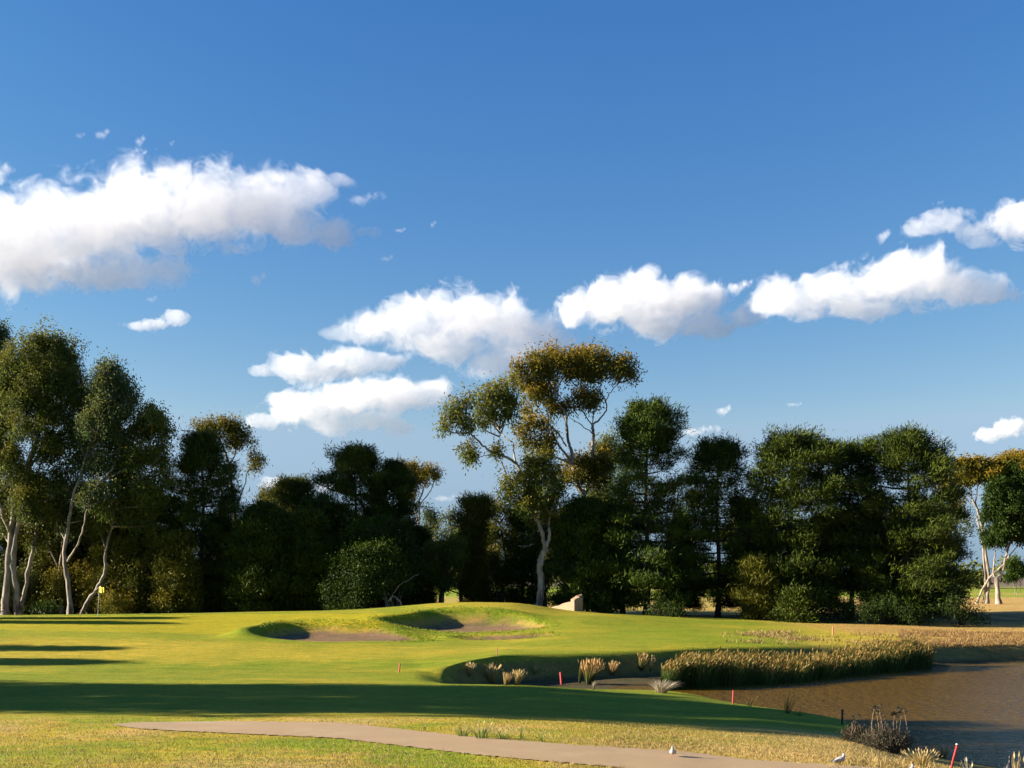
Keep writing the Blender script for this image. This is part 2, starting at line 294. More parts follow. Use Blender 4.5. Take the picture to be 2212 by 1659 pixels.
mp = N('Mapping'); mp.inputs['Scale'].default_value = (.45, 1.5, 1); nt.links.new(g, mp.inputs[0]); f4 = noise(nt, mp.outputs[0], 1.6, 6, .68, .4)
c = mixc(nt, mrange(nt, f4, .5, .62, 0, .75), c, mixc(nt, 1.0, c, (1.35, 1.12, 1.1), 'MULTIPLY')); c = mixc(nt, mrange(nt, f4, .48, .36, 0, .7), c, mixc(nt, 1.0, c, (.62, .82, .6), 'MULTIPLY'))
nt.links.new(c, p.inputs['Base Color']); p.inputs['Roughness'].default_value = .9; p.inputs['Specular IOR Level'].default_value = .1
bp = N('Bump'); bp.inputs['Strength'].default_value = .8; bp.inputs['Distance'].default_value = .08
mh = N('Math'); mh.operation = 'ADD'; nt.links.new(f1, mh.inputs[0]); nt.links.new(f3, mh.inputs[1])
nt.links.new(mh.outputs[0], bp.inputs['Height']); nt.links.new(bp.outputs[0], p.inputs['Normal'])
mb = MB(); mb.add(np.stack([X, Y, Z], 1), Q); ground = mb.build('ground', mt, smooth=True)
at = ground.data.attributes.new('colour', 'FLOAT_COLOR', 'POINT'); at.data.foreach_set('color', np.concatenate([np.clip(C, .01, 1), np.ones((len(X), 1))], 1).astype(np.float32).ravel())
at = ground.data.attributes.new('sand', 'FLOAT', 'POINT'); at.data.foreach_set('value', sandm.astype(np.float32))
tag(ground, kind='structure')

# water
mt, nt, p, N = nmat('pond_water'); tc = N('TexCoord'); mp = N('Mapping'); mp.inputs['Scale'].default_value = (1, 1.6, 1); nt.links.new(tc.outputs['Object'], mp.inputs[0])
p.inputs['Base Color'].default_value = (.19, .115, .035, 1); p.inputs['Roughness'].default_value = .03; p.inputs['IOR'].default_value = 1.33
nt.links.new(mixc(nt, noise(nt, tc.outputs['Object'], .25, 3), (.115, .062, .004), (.15, .085, .008)), p.inputs['Base Color'])
bp = N('Bump'); bp.inputs['Strength'].default_value = .75; bp.inputs['Distance'].default_value = .17
nt.links.new(noise(nt, mp.outputs[0], 2.4, 4, .6, .3), bp.inputs['Height']); nt.links.new(bp.outputs[0], p.inputs['Normal'])
mb = MB(); mb.add([(2, 14, 0), (150, 14, 0), (190, 84, 0), (2, 84, 0)], [(0, 1, 2, 3)]); water = mb.build('water', mt); tag(water, kind='structure')

# path: a ribbon laid on the turf
def up_edge(u): return np.interp(u, [243, 300, 500, 737, 1020, 1250, 1474, 1613, 1788, 2000, 2200], [1566, 1562, 1559.5, 1563, 1594, 1612, 1625, 1643, 1654, 1668, 1690])
def lo_edge(u): return np.interp(u, [243, 300, 417, 737, 1037, 1320, 1500, 1700, 2200], [1568, 1576, 1582, 1597, 1634, 1659, 1678, 1705, 1790])
us = np.arange(246, 2000, 9.0); rows = []
for u in us:
    a = hit(u, up_edge(u), 8, 40); b = hit(u, lo_edge(u), 8, 40); a += [.012*math.sin(u*.31), .03*math.sin(u*.13)+.02*math.sin(u*.47), 0]; b += [0, .03*math.sin(u*.17+1)+.02*math.sin(u*.4), 0]
    rows.append([a+(b-a)*t for t in np.linspace(0, 1, 9)])
R = np.array(rows); n, m = R.shape[:2]; R = R.reshape(-1, 3); R[:, 2] = height(R[:, 0], R[:, 1])+.02
I, J = np.meshgrid(np.arange(n-1), np.arange(m-1), indexing='ij'); I = I.ravel(); J = J.ravel()
mt, nt, p, N = nmat('path_gravel'); tc = N('TexCoord'); g = tc.outputs['Object']
c = mixc(nt, noise(nt, g, 1.2, 5, .6), (.30, .19, .088), (.37, .25, .125)); c = mixc(nt, mrange(nt, noise(nt, g, 60, 3, .7), .5, .75, 0, .5), c, (.22, .15, .10))
c = mixc(nt, mrange(nt, noise(nt, g, .6, 4, .6), .55, .75, 0, .5), c, (.42, .30, .17))
nt.links.new(c, p.inputs['Base Color']); p.inputs['Roughness'].default_value = .9
bp = N('Bump'); bp.inputs['Strength'].default_value = .3; bp.inputs['Distance'].default_value = .02; nt.links.new(noise(nt, g, 50, 3, .7), bp.inputs['Height']); nt.links.new(bp.outputs[0], p.inputs['Normal'])
mb = MB(); mb.add(R, np.stack([I*m+J, I*m+J+1, (I+1)*m+J+1, (I+1)*m+J], 1)); path = mb.build('path', mt, smooth=True); tag(path, kind='structure')

# ------------------------------------------------------------------ trees
def unit(a): a = np.asarray(a, float); return a/(np.linalg.norm(a)+1e-9)
def curve(a, b, sag, n, r, wob=.0):
    """curved limb from a to b"""
    a = np.asarray(a, float); b = np.asarray(b, float); t = np.linspace(0, 1, n)[:, None]; L = np.linalg.norm(b-a)
    c = (a+b)/2+np.array([0, 0, sag*L])+r.normal(size=3)*wob*L
    P_ = (1-t)**2*a+2*t*(1-t)*c+t*t*b
    P_[1:-1] += r.normal(size=(n-2, 3))*wob*.12*L
    return P_
def smooth_line(pts, n=5):
    P_ = np.asarray(pts, float); k = len(P_); X_ = np.arange(k, dtype=float)
    if k < 3: t = np.linspace(0, 1, n+1)[:, None]; return P_[0]*(1-t)+P_[1]*t
    d = np.gradient(P_, axis=0); t = np.linspace(0, k-1, (k-1)*n+1); i = np.clip(t.astype(int), 0, k-2); f = (t-i)[:, None]
    return (2*f**3-3*f**2+1)*P_[i]+(f**3-2*f**2+f)*d[i]+(-2*f**3+3*f**2)*P_[i+1]+(f**3-f**2)*d[i+1]
def gum_clump(lf, wood, c, rad, r, dens=1.0, tipw=.55, root=None, leaf=.28):
    """a clump of drooping gum leaves: small sprays spread over a lumpy cap, and the twigs that carry them"""
    c = np.asarray(c, float); rad = np.asarray(rad, float)
    rad = rad*1.1; area = (rad[0]*rad[2]+rad[0]*rad[1])*2.2; m = max(7, int(area*2.5*dens))
    d = r.normal(size=(m, 3)); d /= np.linalg.norm(d, axis=1)[:, None]; d[:, 2] = np.where(d[:, 2] < -.5, -d[:, 2]*.8, d[:, 2])
    lump = 1+.22*np.sin(d[:, 0]*5+c[0])*np.cos(d[:, 1]*5+c[2])+.10*r.normal(size=m)
    rr = (r.random(m)**.45)*.92*lump; T = c+d*rad*rr[:, None]
    T[:, 2] += -.12*rad[2]*(np.hypot(d[:, 0], d[:, 1])**2)
    k = 74; N_ = m*k; s = .24+.16*r.random(m)
    Cn = np.repeat(T, k, 0)+r.normal(size=(N_, 3))*np.repeat(s, k)[:, None]*[1, 1, 1.25]
    A = r.normal(size=(N_, 3))*.75+[0, 0, -.8]+(Cn-c)/rad*.35
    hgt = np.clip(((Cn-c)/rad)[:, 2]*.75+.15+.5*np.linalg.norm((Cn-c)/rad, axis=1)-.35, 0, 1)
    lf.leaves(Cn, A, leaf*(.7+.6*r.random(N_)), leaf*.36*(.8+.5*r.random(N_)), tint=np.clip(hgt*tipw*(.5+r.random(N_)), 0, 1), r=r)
    if wood is not None:
        base = np.asarray(root, float) if root is not None else c-[0, 0, rad[2]*.7]
        for j in r.choice(m, size=min(m, 12), replace=False):
            wood.tube(curve(base, T[j], .05, 4, r, .08), np.linspace(.045, .012, 4), 4, cap=False)
def tree_thing(name, label, cat, loc, lf, wood, leafm, barkm, group=None):
    t = empty(name, loc); tag(t, label, cat, group)
    if wood.n: wood.build('trunk', barkm, t, loc, smooth=True)
    if lf is not None and lf.n: lf.build('crown', leafm, t, loc)
    return t
def seed_of(*a): return np.random.default_rng(int(abs(sum(x*(i+1)*13.7 for i, x in enumerate(a))))+5)
def drawn_gum(label, D, base, limbs, clumps, leafm='gum', barkm='bark_pale', dens=1.0, tipw=.5, name='gum_tree', cat='gum tree', leaf=.28, depth=1.0, link=True, fill=0):
    """a gum whose limbs and clumps follow the one in the photograph; every limb point and clump has its own distance"""
    r = seed_of(D, base[0]); lf = MB(); wd = MB(); bx = (base[0]-U0)*D/F; bz = gz(bx, D); loc = (bx, D, bz)
    lines = []; extra = []
    for L in limbs:
        pts = [W3(q[0], q[1], D+(q[2] if len(q) > 2 else 0)*depth) for q in L['p']]
        if L.get('root'): pts[0] = np.array([pts[0][0], D+(L['p'][0][2] if len(L['p'][0]) > 2 else 0), min(pts[0][2], bz)-.3])
        P_ = smooth_line(pts, 5); P_[2:-1] += r.normal(size=(len(P_)-3, 3))*.035
        R_ = np.linspace(L['r'][0], L['r'][1], len(P_))*(1+.07*r.normal(size=len(P_)))
        if L.get('root'): R_[0] *= 1.5; R_[1] *= 1.25
        R_ = R_*.82; lines.append(P_)
        if L.get('root') and len(lines) > 1: e_ = MB(); e_.tube(P_, R_, 9); extra.append(e_)
        else: wd.tube(P_, R_, 9 if L['r'][0] > .12 else 5)
    for _ in range(fill):
        q1, q2 = clumps[r.integers(len(clumps))], clumps[r.integers(len(clumps))]
        if math.hypot(q1[0]-q2[0], q1[1]-q2[1]) < 110: w_ = r.random(); clumps = clumps+[((q1[0]*w_+q2[0]*(1-w_)), q1[1]*w_+q2[1]*(1-w_)+r.normal()*8, q1[2]*r.uniform(.5, .8), q1[3]*r.uniform(.55, .95), r.uniform(-2.2, 2.2))]
    A = np.concatenate(lines) if lines else np.array([[bx, D, bz]])
    for q in clumps:
        u, v, ru, rv = q[:4]; dy = q[4] if len(q) > 4 else r.uniform(-1.6, 1.6)
        c = W3(u, v, D+dy*depth); k = D/F; rad = np.array([ru*k, (ru+rv)*.5*k, rv*k]); root = None
        if link:
            dd_ = np.linalg.norm(A-(c-[0, 0, rad[2]*1.2]), axis=1)+.8*np.maximum(0, A[:, 2]-c[2]+.4); a = A[np.argmin(dd_)]
            root = c-[0, 0, rad[2]*.55]
            if dd_.min() > .4: wd.tube(curve(a, root, -.05, 7, r, .07), np.linspace(.085, .045, 7), 5, cap=False)
        gum_clump(lf, wd if link else None, c, rad, r, dens, tipw, root, leaf)
    t = tree_thing(name, label, cat, loc, lf, wd, M[leafm], M[barkm])
    for e_ in extra: e_.build('trunk', M[barkm], t, loc, smooth=True)
    return t
def pine_mesh(lf, wd, loc, h, wprof, r, dens=1.0, skirt=.06, tuft=.56, trunk_r=None, lean=0):
    """a pine: whorls of up-curving branches with needle tufts along their outer part. wprof: (relative height, radius) pairs"""
    x, y, z = loc; hp = np.array([w_[0] for w_ in wprof]); rp = np.array([w_[1] for w_ in wprof])
    tr = trunk_r or h*.017; tz = np.linspace(-.3, h*.97, 12); tx = x+lean*tz+.12*np.sin(tz*.5+x); ty = y+.12*np.cos(tz*.45+y)
    wd.tube(np.stack([tx, ty, z+tz], 1), np.linspace(tr, .05, 12)*np.r_[1.35, np.ones(11)], 9)
    T = []; Dr = []; hh = h*skirt; phi = r.random()*6
    while hh < h*.99:
        t = hh/h; R0 = np.interp(t, hp, rp); nb = int(r.integers(4, 7)) if t < .85 else 5
        for b in range(nb):
            phi += 2*np.pi/nb+r.normal()*.25; R_ = R0*(.5+.62*r.random()) if R0 > .7 else R0*(.8+.4*r.random())
            if r.random() < .07: R_ *= 1.18
            up = .04+.34*t**1.5+r.normal()*.07; bx_ = np.interp(hh, tz, tx); by_ = np.interp(hh, tz, ty)
            s = np.linspace(0, 1, 7); drop = -.10*(1-t)
            Pb = np.stack([bx_+np.cos(phi)*R_*s, by_+np.sin(phi)*R_*s, z+hh+R_*(drop*s+up*s*s)], 1); Pb[:, :2] += r.normal(size=(7, 2))*.05*s[:, None]
            wd.tube(Pb, np.linspace(.02+.018*R_, .012, 7), 4, cap=False)
            nt_ = max(3, int((3+R_*3.0)*dens))
            for k in range(nt_):
                q = 1-.55*r.random()**1.3; pc = np.array([np.interp(q, s, Pb[:, i]) for i in range(3)])
                side = np.array([-np.sin(phi), np.cos(phi), 0])*r.normal()*.30*R_*(.35+(1-q)) ; tp = pc+side+[0, 0, .10+.30*r.random()]
                T.append(tp); Dr.append([np.cos(phi)*.5+r.normal()*.25, np.sin(phi)*.5+r.normal()*.25, .75])
        phi += .8; hh += (.62+.48*r.random())*max(.5, min(1, h/14))*(1 if t < .8 else .6)
    for k in range(int(9*dens)):
        T.append([tx[-1]+r.normal()*.3*rp[-1], ty[-1]+r.normal()*.3*rp[-1], z+h*(.965+.03*r.random())]); Dr.append([r.normal()*.3, r.normal()*.3, 1])
    T = np.array(T); Dr = np.array(Dr); n_ = 64; m = len(T); N_ = m*n_
    sz = np.repeat(tuft*(.7+.6*r.random(m)), n_)
    dirs = r.normal(size=(N_, 3))*.75+np.repeat(Dr, n_, 0); dirs /= np.linalg.norm(dirs, axis=1)[:, None]
    Cn = np.repeat(T, n_, 0)+r.normal(size=(N_, 3))*sz[:, None]*np.array([.62, .62, .5])
    tt = np.repeat(r.random(m)**2*.5, n_)+.35*np.clip(dirs[:, 2], 0, 1)*r.random(N_)
    lf.leaves(Cn, dirs, sz*(.5+.4*r.random(N_)), .066*(.7+.6*r.random(N_)), tint=np.clip(tt, 0, 1), rnd=np.clip(np.repeat(r.random(m), n_)*.5+.5*r.random(N_), 0, 1), r=r)
def pine(label, u, D, vtop, wpx, leafm='pine', dens=1.0, name='pine_tree', cat='pine tree', skirt=.05, tuft=.56, x_shift=0, lean=0):
    """wpx: (v, half width) pairs as seen in the photograph"""
    r = seed_of(D, u); x = (u-U0)*D/F; z = gz(x, D); h = CZ-(vtop-VH)*D/F-z; k = D/F
    wp = sorted([((CZ-(v-VH)*k-z)/h, w_*k) for v, w_ in wpx]); lf = MB(); wd = MB()
    pine_mesh(lf, wd, (x, D, z), h, wp, r, dens, skirt, tuft, lean=lean)
    return tree_thing(name, label, cat, (x, D, z), lf, wd, M[leafm], M['bark_dark'])
def bush(label, u, D, clumps, leafm='acacia', name='wattle_bush', cat='bush', limbs=(), barkm='bark_pale', dens=1.25, tipw=.35, leaf=.2, link=False):
    limbs = list(limbs) or [dict(p=[(u, 1332), ((u+q[0])/2+3, (q[1]+1325)/2), (q[0], q[1]+q[3]*.2)], r=(.07, .03), root=1) for q in clumps]
    return drawn_gum(label, D, (u, 0), limbs, clumps, leafm, barkm, dens, tipw, name, cat, leaf, .8, link)

# --- left: tall pale-trunked gums behind the green
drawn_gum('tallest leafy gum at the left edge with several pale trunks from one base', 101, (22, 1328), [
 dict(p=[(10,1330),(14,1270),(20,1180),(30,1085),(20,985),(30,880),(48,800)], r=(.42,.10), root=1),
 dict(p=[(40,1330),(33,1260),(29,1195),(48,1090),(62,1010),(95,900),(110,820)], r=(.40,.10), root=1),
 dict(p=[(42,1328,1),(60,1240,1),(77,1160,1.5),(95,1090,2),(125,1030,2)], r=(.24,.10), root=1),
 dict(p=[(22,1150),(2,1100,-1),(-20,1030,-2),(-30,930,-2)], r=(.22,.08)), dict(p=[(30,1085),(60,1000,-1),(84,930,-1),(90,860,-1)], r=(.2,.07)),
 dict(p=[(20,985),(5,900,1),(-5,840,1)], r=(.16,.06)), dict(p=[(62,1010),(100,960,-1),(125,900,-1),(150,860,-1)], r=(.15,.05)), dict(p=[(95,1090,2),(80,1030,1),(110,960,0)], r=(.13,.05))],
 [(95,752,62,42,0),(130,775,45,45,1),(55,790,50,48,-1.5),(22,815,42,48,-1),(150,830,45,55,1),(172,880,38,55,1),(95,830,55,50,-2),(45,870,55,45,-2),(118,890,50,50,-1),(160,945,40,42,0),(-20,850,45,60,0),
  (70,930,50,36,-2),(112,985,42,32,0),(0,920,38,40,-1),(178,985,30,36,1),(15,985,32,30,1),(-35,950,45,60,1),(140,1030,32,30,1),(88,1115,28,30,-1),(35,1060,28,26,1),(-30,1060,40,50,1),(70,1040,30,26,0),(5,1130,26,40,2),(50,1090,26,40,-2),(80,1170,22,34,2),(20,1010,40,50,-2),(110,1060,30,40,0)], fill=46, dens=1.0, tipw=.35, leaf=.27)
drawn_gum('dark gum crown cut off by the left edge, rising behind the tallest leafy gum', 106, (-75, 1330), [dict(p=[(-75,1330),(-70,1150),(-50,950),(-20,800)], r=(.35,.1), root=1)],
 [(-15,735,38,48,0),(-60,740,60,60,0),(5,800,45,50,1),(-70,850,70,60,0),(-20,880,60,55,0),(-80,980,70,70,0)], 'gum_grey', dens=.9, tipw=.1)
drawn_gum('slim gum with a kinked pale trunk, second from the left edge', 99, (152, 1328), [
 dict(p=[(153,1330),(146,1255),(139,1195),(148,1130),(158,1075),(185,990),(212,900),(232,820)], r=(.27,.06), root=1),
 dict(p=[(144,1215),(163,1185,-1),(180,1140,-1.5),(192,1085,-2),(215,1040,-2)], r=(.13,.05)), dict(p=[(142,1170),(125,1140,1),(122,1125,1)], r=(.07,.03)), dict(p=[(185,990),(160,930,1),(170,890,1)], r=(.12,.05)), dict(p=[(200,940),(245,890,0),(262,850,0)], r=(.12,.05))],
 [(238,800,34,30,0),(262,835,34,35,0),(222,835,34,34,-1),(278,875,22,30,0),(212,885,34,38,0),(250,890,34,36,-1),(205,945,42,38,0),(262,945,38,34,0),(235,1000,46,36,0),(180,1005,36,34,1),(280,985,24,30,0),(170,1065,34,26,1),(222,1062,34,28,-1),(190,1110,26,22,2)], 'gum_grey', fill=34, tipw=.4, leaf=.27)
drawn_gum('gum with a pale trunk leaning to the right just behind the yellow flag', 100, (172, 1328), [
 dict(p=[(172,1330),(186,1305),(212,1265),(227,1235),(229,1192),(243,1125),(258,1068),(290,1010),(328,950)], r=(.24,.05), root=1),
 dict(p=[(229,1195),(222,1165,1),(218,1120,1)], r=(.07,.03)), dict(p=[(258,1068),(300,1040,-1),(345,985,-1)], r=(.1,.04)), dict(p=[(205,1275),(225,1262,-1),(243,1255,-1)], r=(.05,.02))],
 [(328,900,34,30,0),(350,935,25,38,0),(308,935,34,34,1),(345,985,28,36,0),(302,990,40,36,-1),(358,1030,20,30,0),(318,1045,38,34,0),(268,1060,34,30,0),(335,1085,30,28,0),(250,1020,26,26,1),(285,1110,28,34,0),(215,1130,24,34,1),(310,1120,24,30,0)], 'gum', fill=28, tipw=.45, leaf=.27)
pine('olive pine with low open boughs behind the yellow flag', 252, 103, 1092, [(1092,10),(1130,38),(1200,58),(1290,62),(1330,50)], 'pine_olive', .85)
pine('olive pine with a bare lower trunk in front of the pale shed', 321, 102, 1062, [(1062,12),(1110,48),(1180,66),(1250,62),(1290,50)], 'pine_olive', .75, skirt=.10)
pine('tall dark pine standing under the orange-topped gum on the left', 437, 104, 942, [(942,14),(970,36),(1010,52),(1060,78),(1130,92),(1220,98),(1330,72)], 'pine', 1.0)
pine('short olive pine between the pale shed and the tall dark pine', 385, 100, 1165, [(1165,14),(1210,36),(1270,46),(1320,36)], 'pine_olive', .8)
drawn_gum('orange-topped gum showing above the tall dark pine on the left', 124, (505, 1320), [
 dict(p=[(505,1330),(510,1150),(500,1050),(488,980),(470,945)], r=(.33,.08), root=1), dict(p=[(508,1100),(528,1050),(533,1025),(545,1008)], r=(.1,.04)), dict(p=[(495,1010),(515,965),(525,945)], r=(.1,.04))],
 [(440,925,26,22,0),(468,920,30,20,0),(500,925,30,22,0),(522,945,24,22,0),(455,948,28,20,0),(505,955,26,18,1),(556,990,16,18,0),(550,1008,14,12,0)], 'gum_bronze', tipw=.5)
drawn_gum('round yellow-green gum crown between the two dark pines left of centre', 122, (600, 1320), [dict(p=[(600,1330),(602,1200),(600,1100)], r=(.25,.08), root=1)],
 [(575,1075,26,24,0),(605,1065,32,22,0),(640,1075,34,26,0),(590,1110,36,34,0),(640,1120,36,34,0)], 'gum_bronze', tipw=.35)
pine('light green pine with a flat bright top left of centre', 638, 110, 1050, [(1050,20),(1075,42),(1110,55),(1200,66),(1325,50)], 'pine_olive', 1.0)
pine('dark pine filling the gap left of the two wattle bushes', 566, 101, 1100, [(1100,16),(1140,52),(1200,74),(1325,66)], 'pine', 1.05)
pine('short dark pine hard against the wattle bushes on their left', 672, 101, 1120, [(1120,16),(1160,44),(1220,62),(1325,50)], 'pine', 1.0)
pine('broad dark pine with a pointed double top left of centre', 768, 106, 974, [(974,16),(1000,40),(1040,62),(1080,84),(1150,108),(1240,116),(1325,90)], 'pine', 1.1)
pine('dark pine shoulder to the right of the double-topped pine', 848, 108, 1010, [(1010,10),(1040,30),(1090,54),(1160,66),(1325,56)], 'pine', 1.05)
drawn_gum('small umbrella gum with a thin white trunk on the skyline left of centre', 140, (905, 1320), [
 dict(p=[(905,1330),(903,1200),(905,1115),(908,1075),(922,1040)], r=(.26,.07), root=1), dict(p=[(905,1110),(885,1070),(878,1040)], r=(.14,.05)), dict(p=[(907,1090),(930,1060),(940,1035)], r=(.1,.04)), dict(p=[(903,1130),(890,1080),(860,1045)], r=(.1,.04))],
 [(862,1020,24,18,0),(890,1014,30,17,0),(920,1018,28,18,0),(942,1030,14,14,0),(872,1042,28,16,0),(905,1034,26,14,1),(890,1068,16,16,0)], 'gum_bronze', tipw=.55)
bush('rear wattle bush, the taller dark one right of the double-topped pine', 850, 101, [(790,1160,48,28),(840,1150,52,28),(880,1180,34,36),(770,1200,48,40),(830,1200,52,44),(880,1250,32,50),(800,1260,55,50)], tipw=.3)
bush('front wattle bush with bright green top and twisted pale stems', 835, 97, [(775,1200,42,24,0),(815,1195,36,24,0),(740,1235,36,34,0),(790,1245,52,40,-1),(845,1225,36,36,0),(730,1280,34,40,0),(775,1292,46,36,-1),(820,1270,32,28,0),(868,1262,24,32,0),(755,1320,44,20,-1)],
 limbs=[dict(p=[(832,1332,-1),(834,1300,-1),(828,1272,0)], r=(.17,.10), root=1), dict(p=[(838,1300,-1),(850,1288,-1),(864,1300,-1),(878,1330,-1)], r=(.12,.09)), dict(p=[(846,1290,-1),(858,1270,-1),(885,1250,-1),(905,1240,0)], r=(.07,.03))], link=False, tipw=.4)
drawn_gum('small grey-green gum head behind the wattle bushes', 126, (928, 1320), [dict(p=[(928,1330),(925,1200),(930,1120)], r=(.2,.06), root=1)], [(925,1115,20,18,0),(940,1130,16,16,0),(920,1160,26,30,0),(940,1200,26,34,0)], 'gum_grey', 'bark_brown', tipw=.2)
drawn_gum('thin grey-brown gum with sparse foliage right of the wattle bushes', 118, (948, 1320), [dict(p=[(948,1330),(955,1240),(975,1150),(968,1120)], r=(.2,.06), root=1), dict(p=[(955,1240),(935,1180),(940,1150)], r=(.12,.04)), dict(p=[(960,1200),(985,1160),(990,1130)], r=(.1,.04))],
 [(975,1115,24,16,0),(960,1150,20,16,0),(990,1150,20,24,0),(945,1190,26,20,0),(985,1200,24,24,0),(950,1240,30,26,0)], 'gum_grey', 'bark_brown', dens=.6, tipw=.3)
pine('narrow pine with a bright green head left of the main gum', 1024, 109, 1085, [(1085,22),(1105,34),(1150,34),(1220,40),(1290,30)], 'pine_olive', .85, skirt=.14)
drawn_gum('brown-trunked gum with a dull crown beside the narrow bright-headed pine', 112, (1086, 1320), [dict(p=[(1086,1330),(1083,1270),(1092,1210),(1080,1130)], r=(.24,.07), root=1), dict(p=[(1086,1250),(1104,1200),(1112,1150)], r=(.14,.05)), dict(p=[(1078,1330),(1072,1270),(1062,1200)], r=(.14,.05), root=1)],
 [(1062,1105,28,18,0),(1092,1100,28,18,0),(1110,1130,26,24,0),(1070,1150,30,30,0),(1105,1190,34,34,0),(1060,1210,28,34,0),(1100,1240,32,30,0)], 'gum', 'bark_brown', dens=.8, tipw=.45)

pine('olive pine behind the leftmost pale trunks', 62, 109, 1085, [(1085,16),(1130,50),(1200,72),(1325,60)], 'pine_olive', .8)
pine('olive pine between the leafy gum and the kinked gum', 118, 107, 1120, [(1120,14),(1160,40),(1230,56),(1325,50)], 'pine_olive', .7)
pine('dark pine behind the kinked gum, deep in the shade', 196, 110, 1060, [(1060,16),(1110,46),(1200,66),(1325,60)], 'pine', .8)
pine('dark pine at the left edge behind the gum trunks', -20, 110, 1050, [(1050,16),(1110,46),(1200,70),(1325,60)], 'pine', .8)
drawn_gum('low spreading grey-green gum crown across the middle of the left-hand trunks', 104, (135, 1326), [dict(p=[(135,1330),(128,1240),(135,1170),(120,1110)], r=(.2,.06), root=1), dict(p=[(128,1230),(100,1170),(80,1130)], r=(.1,.04))],
 [(110,1070,40,32,0),(150,1085,40,34,0),(75,1120,36,34,0),(120,1130,40,30,0),(165,1140,34,34,0),(200,1110,30,36,0)], 'gum_grey', tipw=.3, fill=8)
# understorey shrubs behind the green
for i, (u, D, q, mm, lb) in enumerate([(70, 104, [(50,1290,34,36),(85,1300,30,28),(60,1255,28,26)], 'gum_grey', 'grey-green shrub between the two leftmost gums'),
 (112, 104, [(105,1300,26,26),(125,1270,22,40)], 'gum_bronze', 'yellowish upright shrub left of the kinked gum'), (98, 97, [(92,1316,20,12),(110,1318,18,10)], 'acacia', 'low round green shrub at the foot of the leftmost gums'),
 (190, 104, [(180,1290,24,36),(205,1270,24,50),(178,1240,20,30)], 'gum_bronze', 'yellowish shrub between the kinked gum and the leaning gum'), (258, 99, [(248,1300,26,26),(272,1305,22,22)], 'gum_bronze', 'mustard-coloured shrub right of the yellow flag'),
 (-30, 104, [(-40,1290,50,40),(-10,1270,26,60)], 'gum_grey', 'grey shrub filling the left edge behind the leafy gum'), (352, 99, [(345,1305,22,20),(360,1300,14,24)], 'gum_bronze', 'small olive shrub before the pale shed'), (520, 103, [(510,1300,30,26),(540,1290,26,34)], 'gum_bronze', 'brownish shrub right of the tall dark pine foot'), (655, 104, [(640,1300,24,22),(665,1310,20,16)], 'gum_bronze', 'russet shrub at the left foot of the front wattle bush')]):
    bush(lb, u, D, q, mm, 'shrub', barkm='bark_brown', tipw=.3, leaf=.24)
# --- the main gum and the umbrella gum behind it
def z3(L): return [(940+q[0]*.3834, 719+q[1]*.3834)+tuple(q[2:]) for q in L]
def z3c(L): return [(940+q[0]*.3834, 719+q[1]*.3834, q[2]*.3834, q[3]*.3834)+tuple(q[4:]) for q in L]
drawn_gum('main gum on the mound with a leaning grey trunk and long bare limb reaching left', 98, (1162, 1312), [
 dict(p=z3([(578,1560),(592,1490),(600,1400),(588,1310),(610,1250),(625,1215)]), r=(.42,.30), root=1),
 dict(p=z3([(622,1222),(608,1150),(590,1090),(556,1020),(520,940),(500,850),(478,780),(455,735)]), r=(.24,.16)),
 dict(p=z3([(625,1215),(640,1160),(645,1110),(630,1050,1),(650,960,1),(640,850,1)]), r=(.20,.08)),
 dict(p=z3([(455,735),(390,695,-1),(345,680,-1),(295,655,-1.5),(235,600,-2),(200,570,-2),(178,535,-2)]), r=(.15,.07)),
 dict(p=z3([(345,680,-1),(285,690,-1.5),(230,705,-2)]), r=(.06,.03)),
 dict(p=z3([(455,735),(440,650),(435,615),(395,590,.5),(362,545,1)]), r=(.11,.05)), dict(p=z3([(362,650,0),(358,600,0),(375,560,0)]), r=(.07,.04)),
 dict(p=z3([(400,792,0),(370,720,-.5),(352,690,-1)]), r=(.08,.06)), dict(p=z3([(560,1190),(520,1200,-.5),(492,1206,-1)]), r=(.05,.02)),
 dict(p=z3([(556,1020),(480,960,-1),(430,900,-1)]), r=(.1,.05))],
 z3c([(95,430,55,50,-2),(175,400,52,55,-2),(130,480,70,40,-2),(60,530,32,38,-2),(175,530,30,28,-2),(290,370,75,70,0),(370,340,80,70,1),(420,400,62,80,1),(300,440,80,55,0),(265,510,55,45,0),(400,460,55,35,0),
  (185,660,52,36,-2),(205,700,28,26,-2),(352,668,26,14,-1),(540,740,80,55,0),(620,720,85,55,0),(660,790,75,65,0),(520,820,80,60,-1),(600,850,100,70,-1),(430,860,70,65,-1),(400,920,48,42,-1),(680,880,60,80,0),(570,950,90,70,0),(650,980,80,70,0),(480,960,50,50,0),(600,1040,70,50,1)]), 'gum', tipw=.5, dens=.9, fill=10)
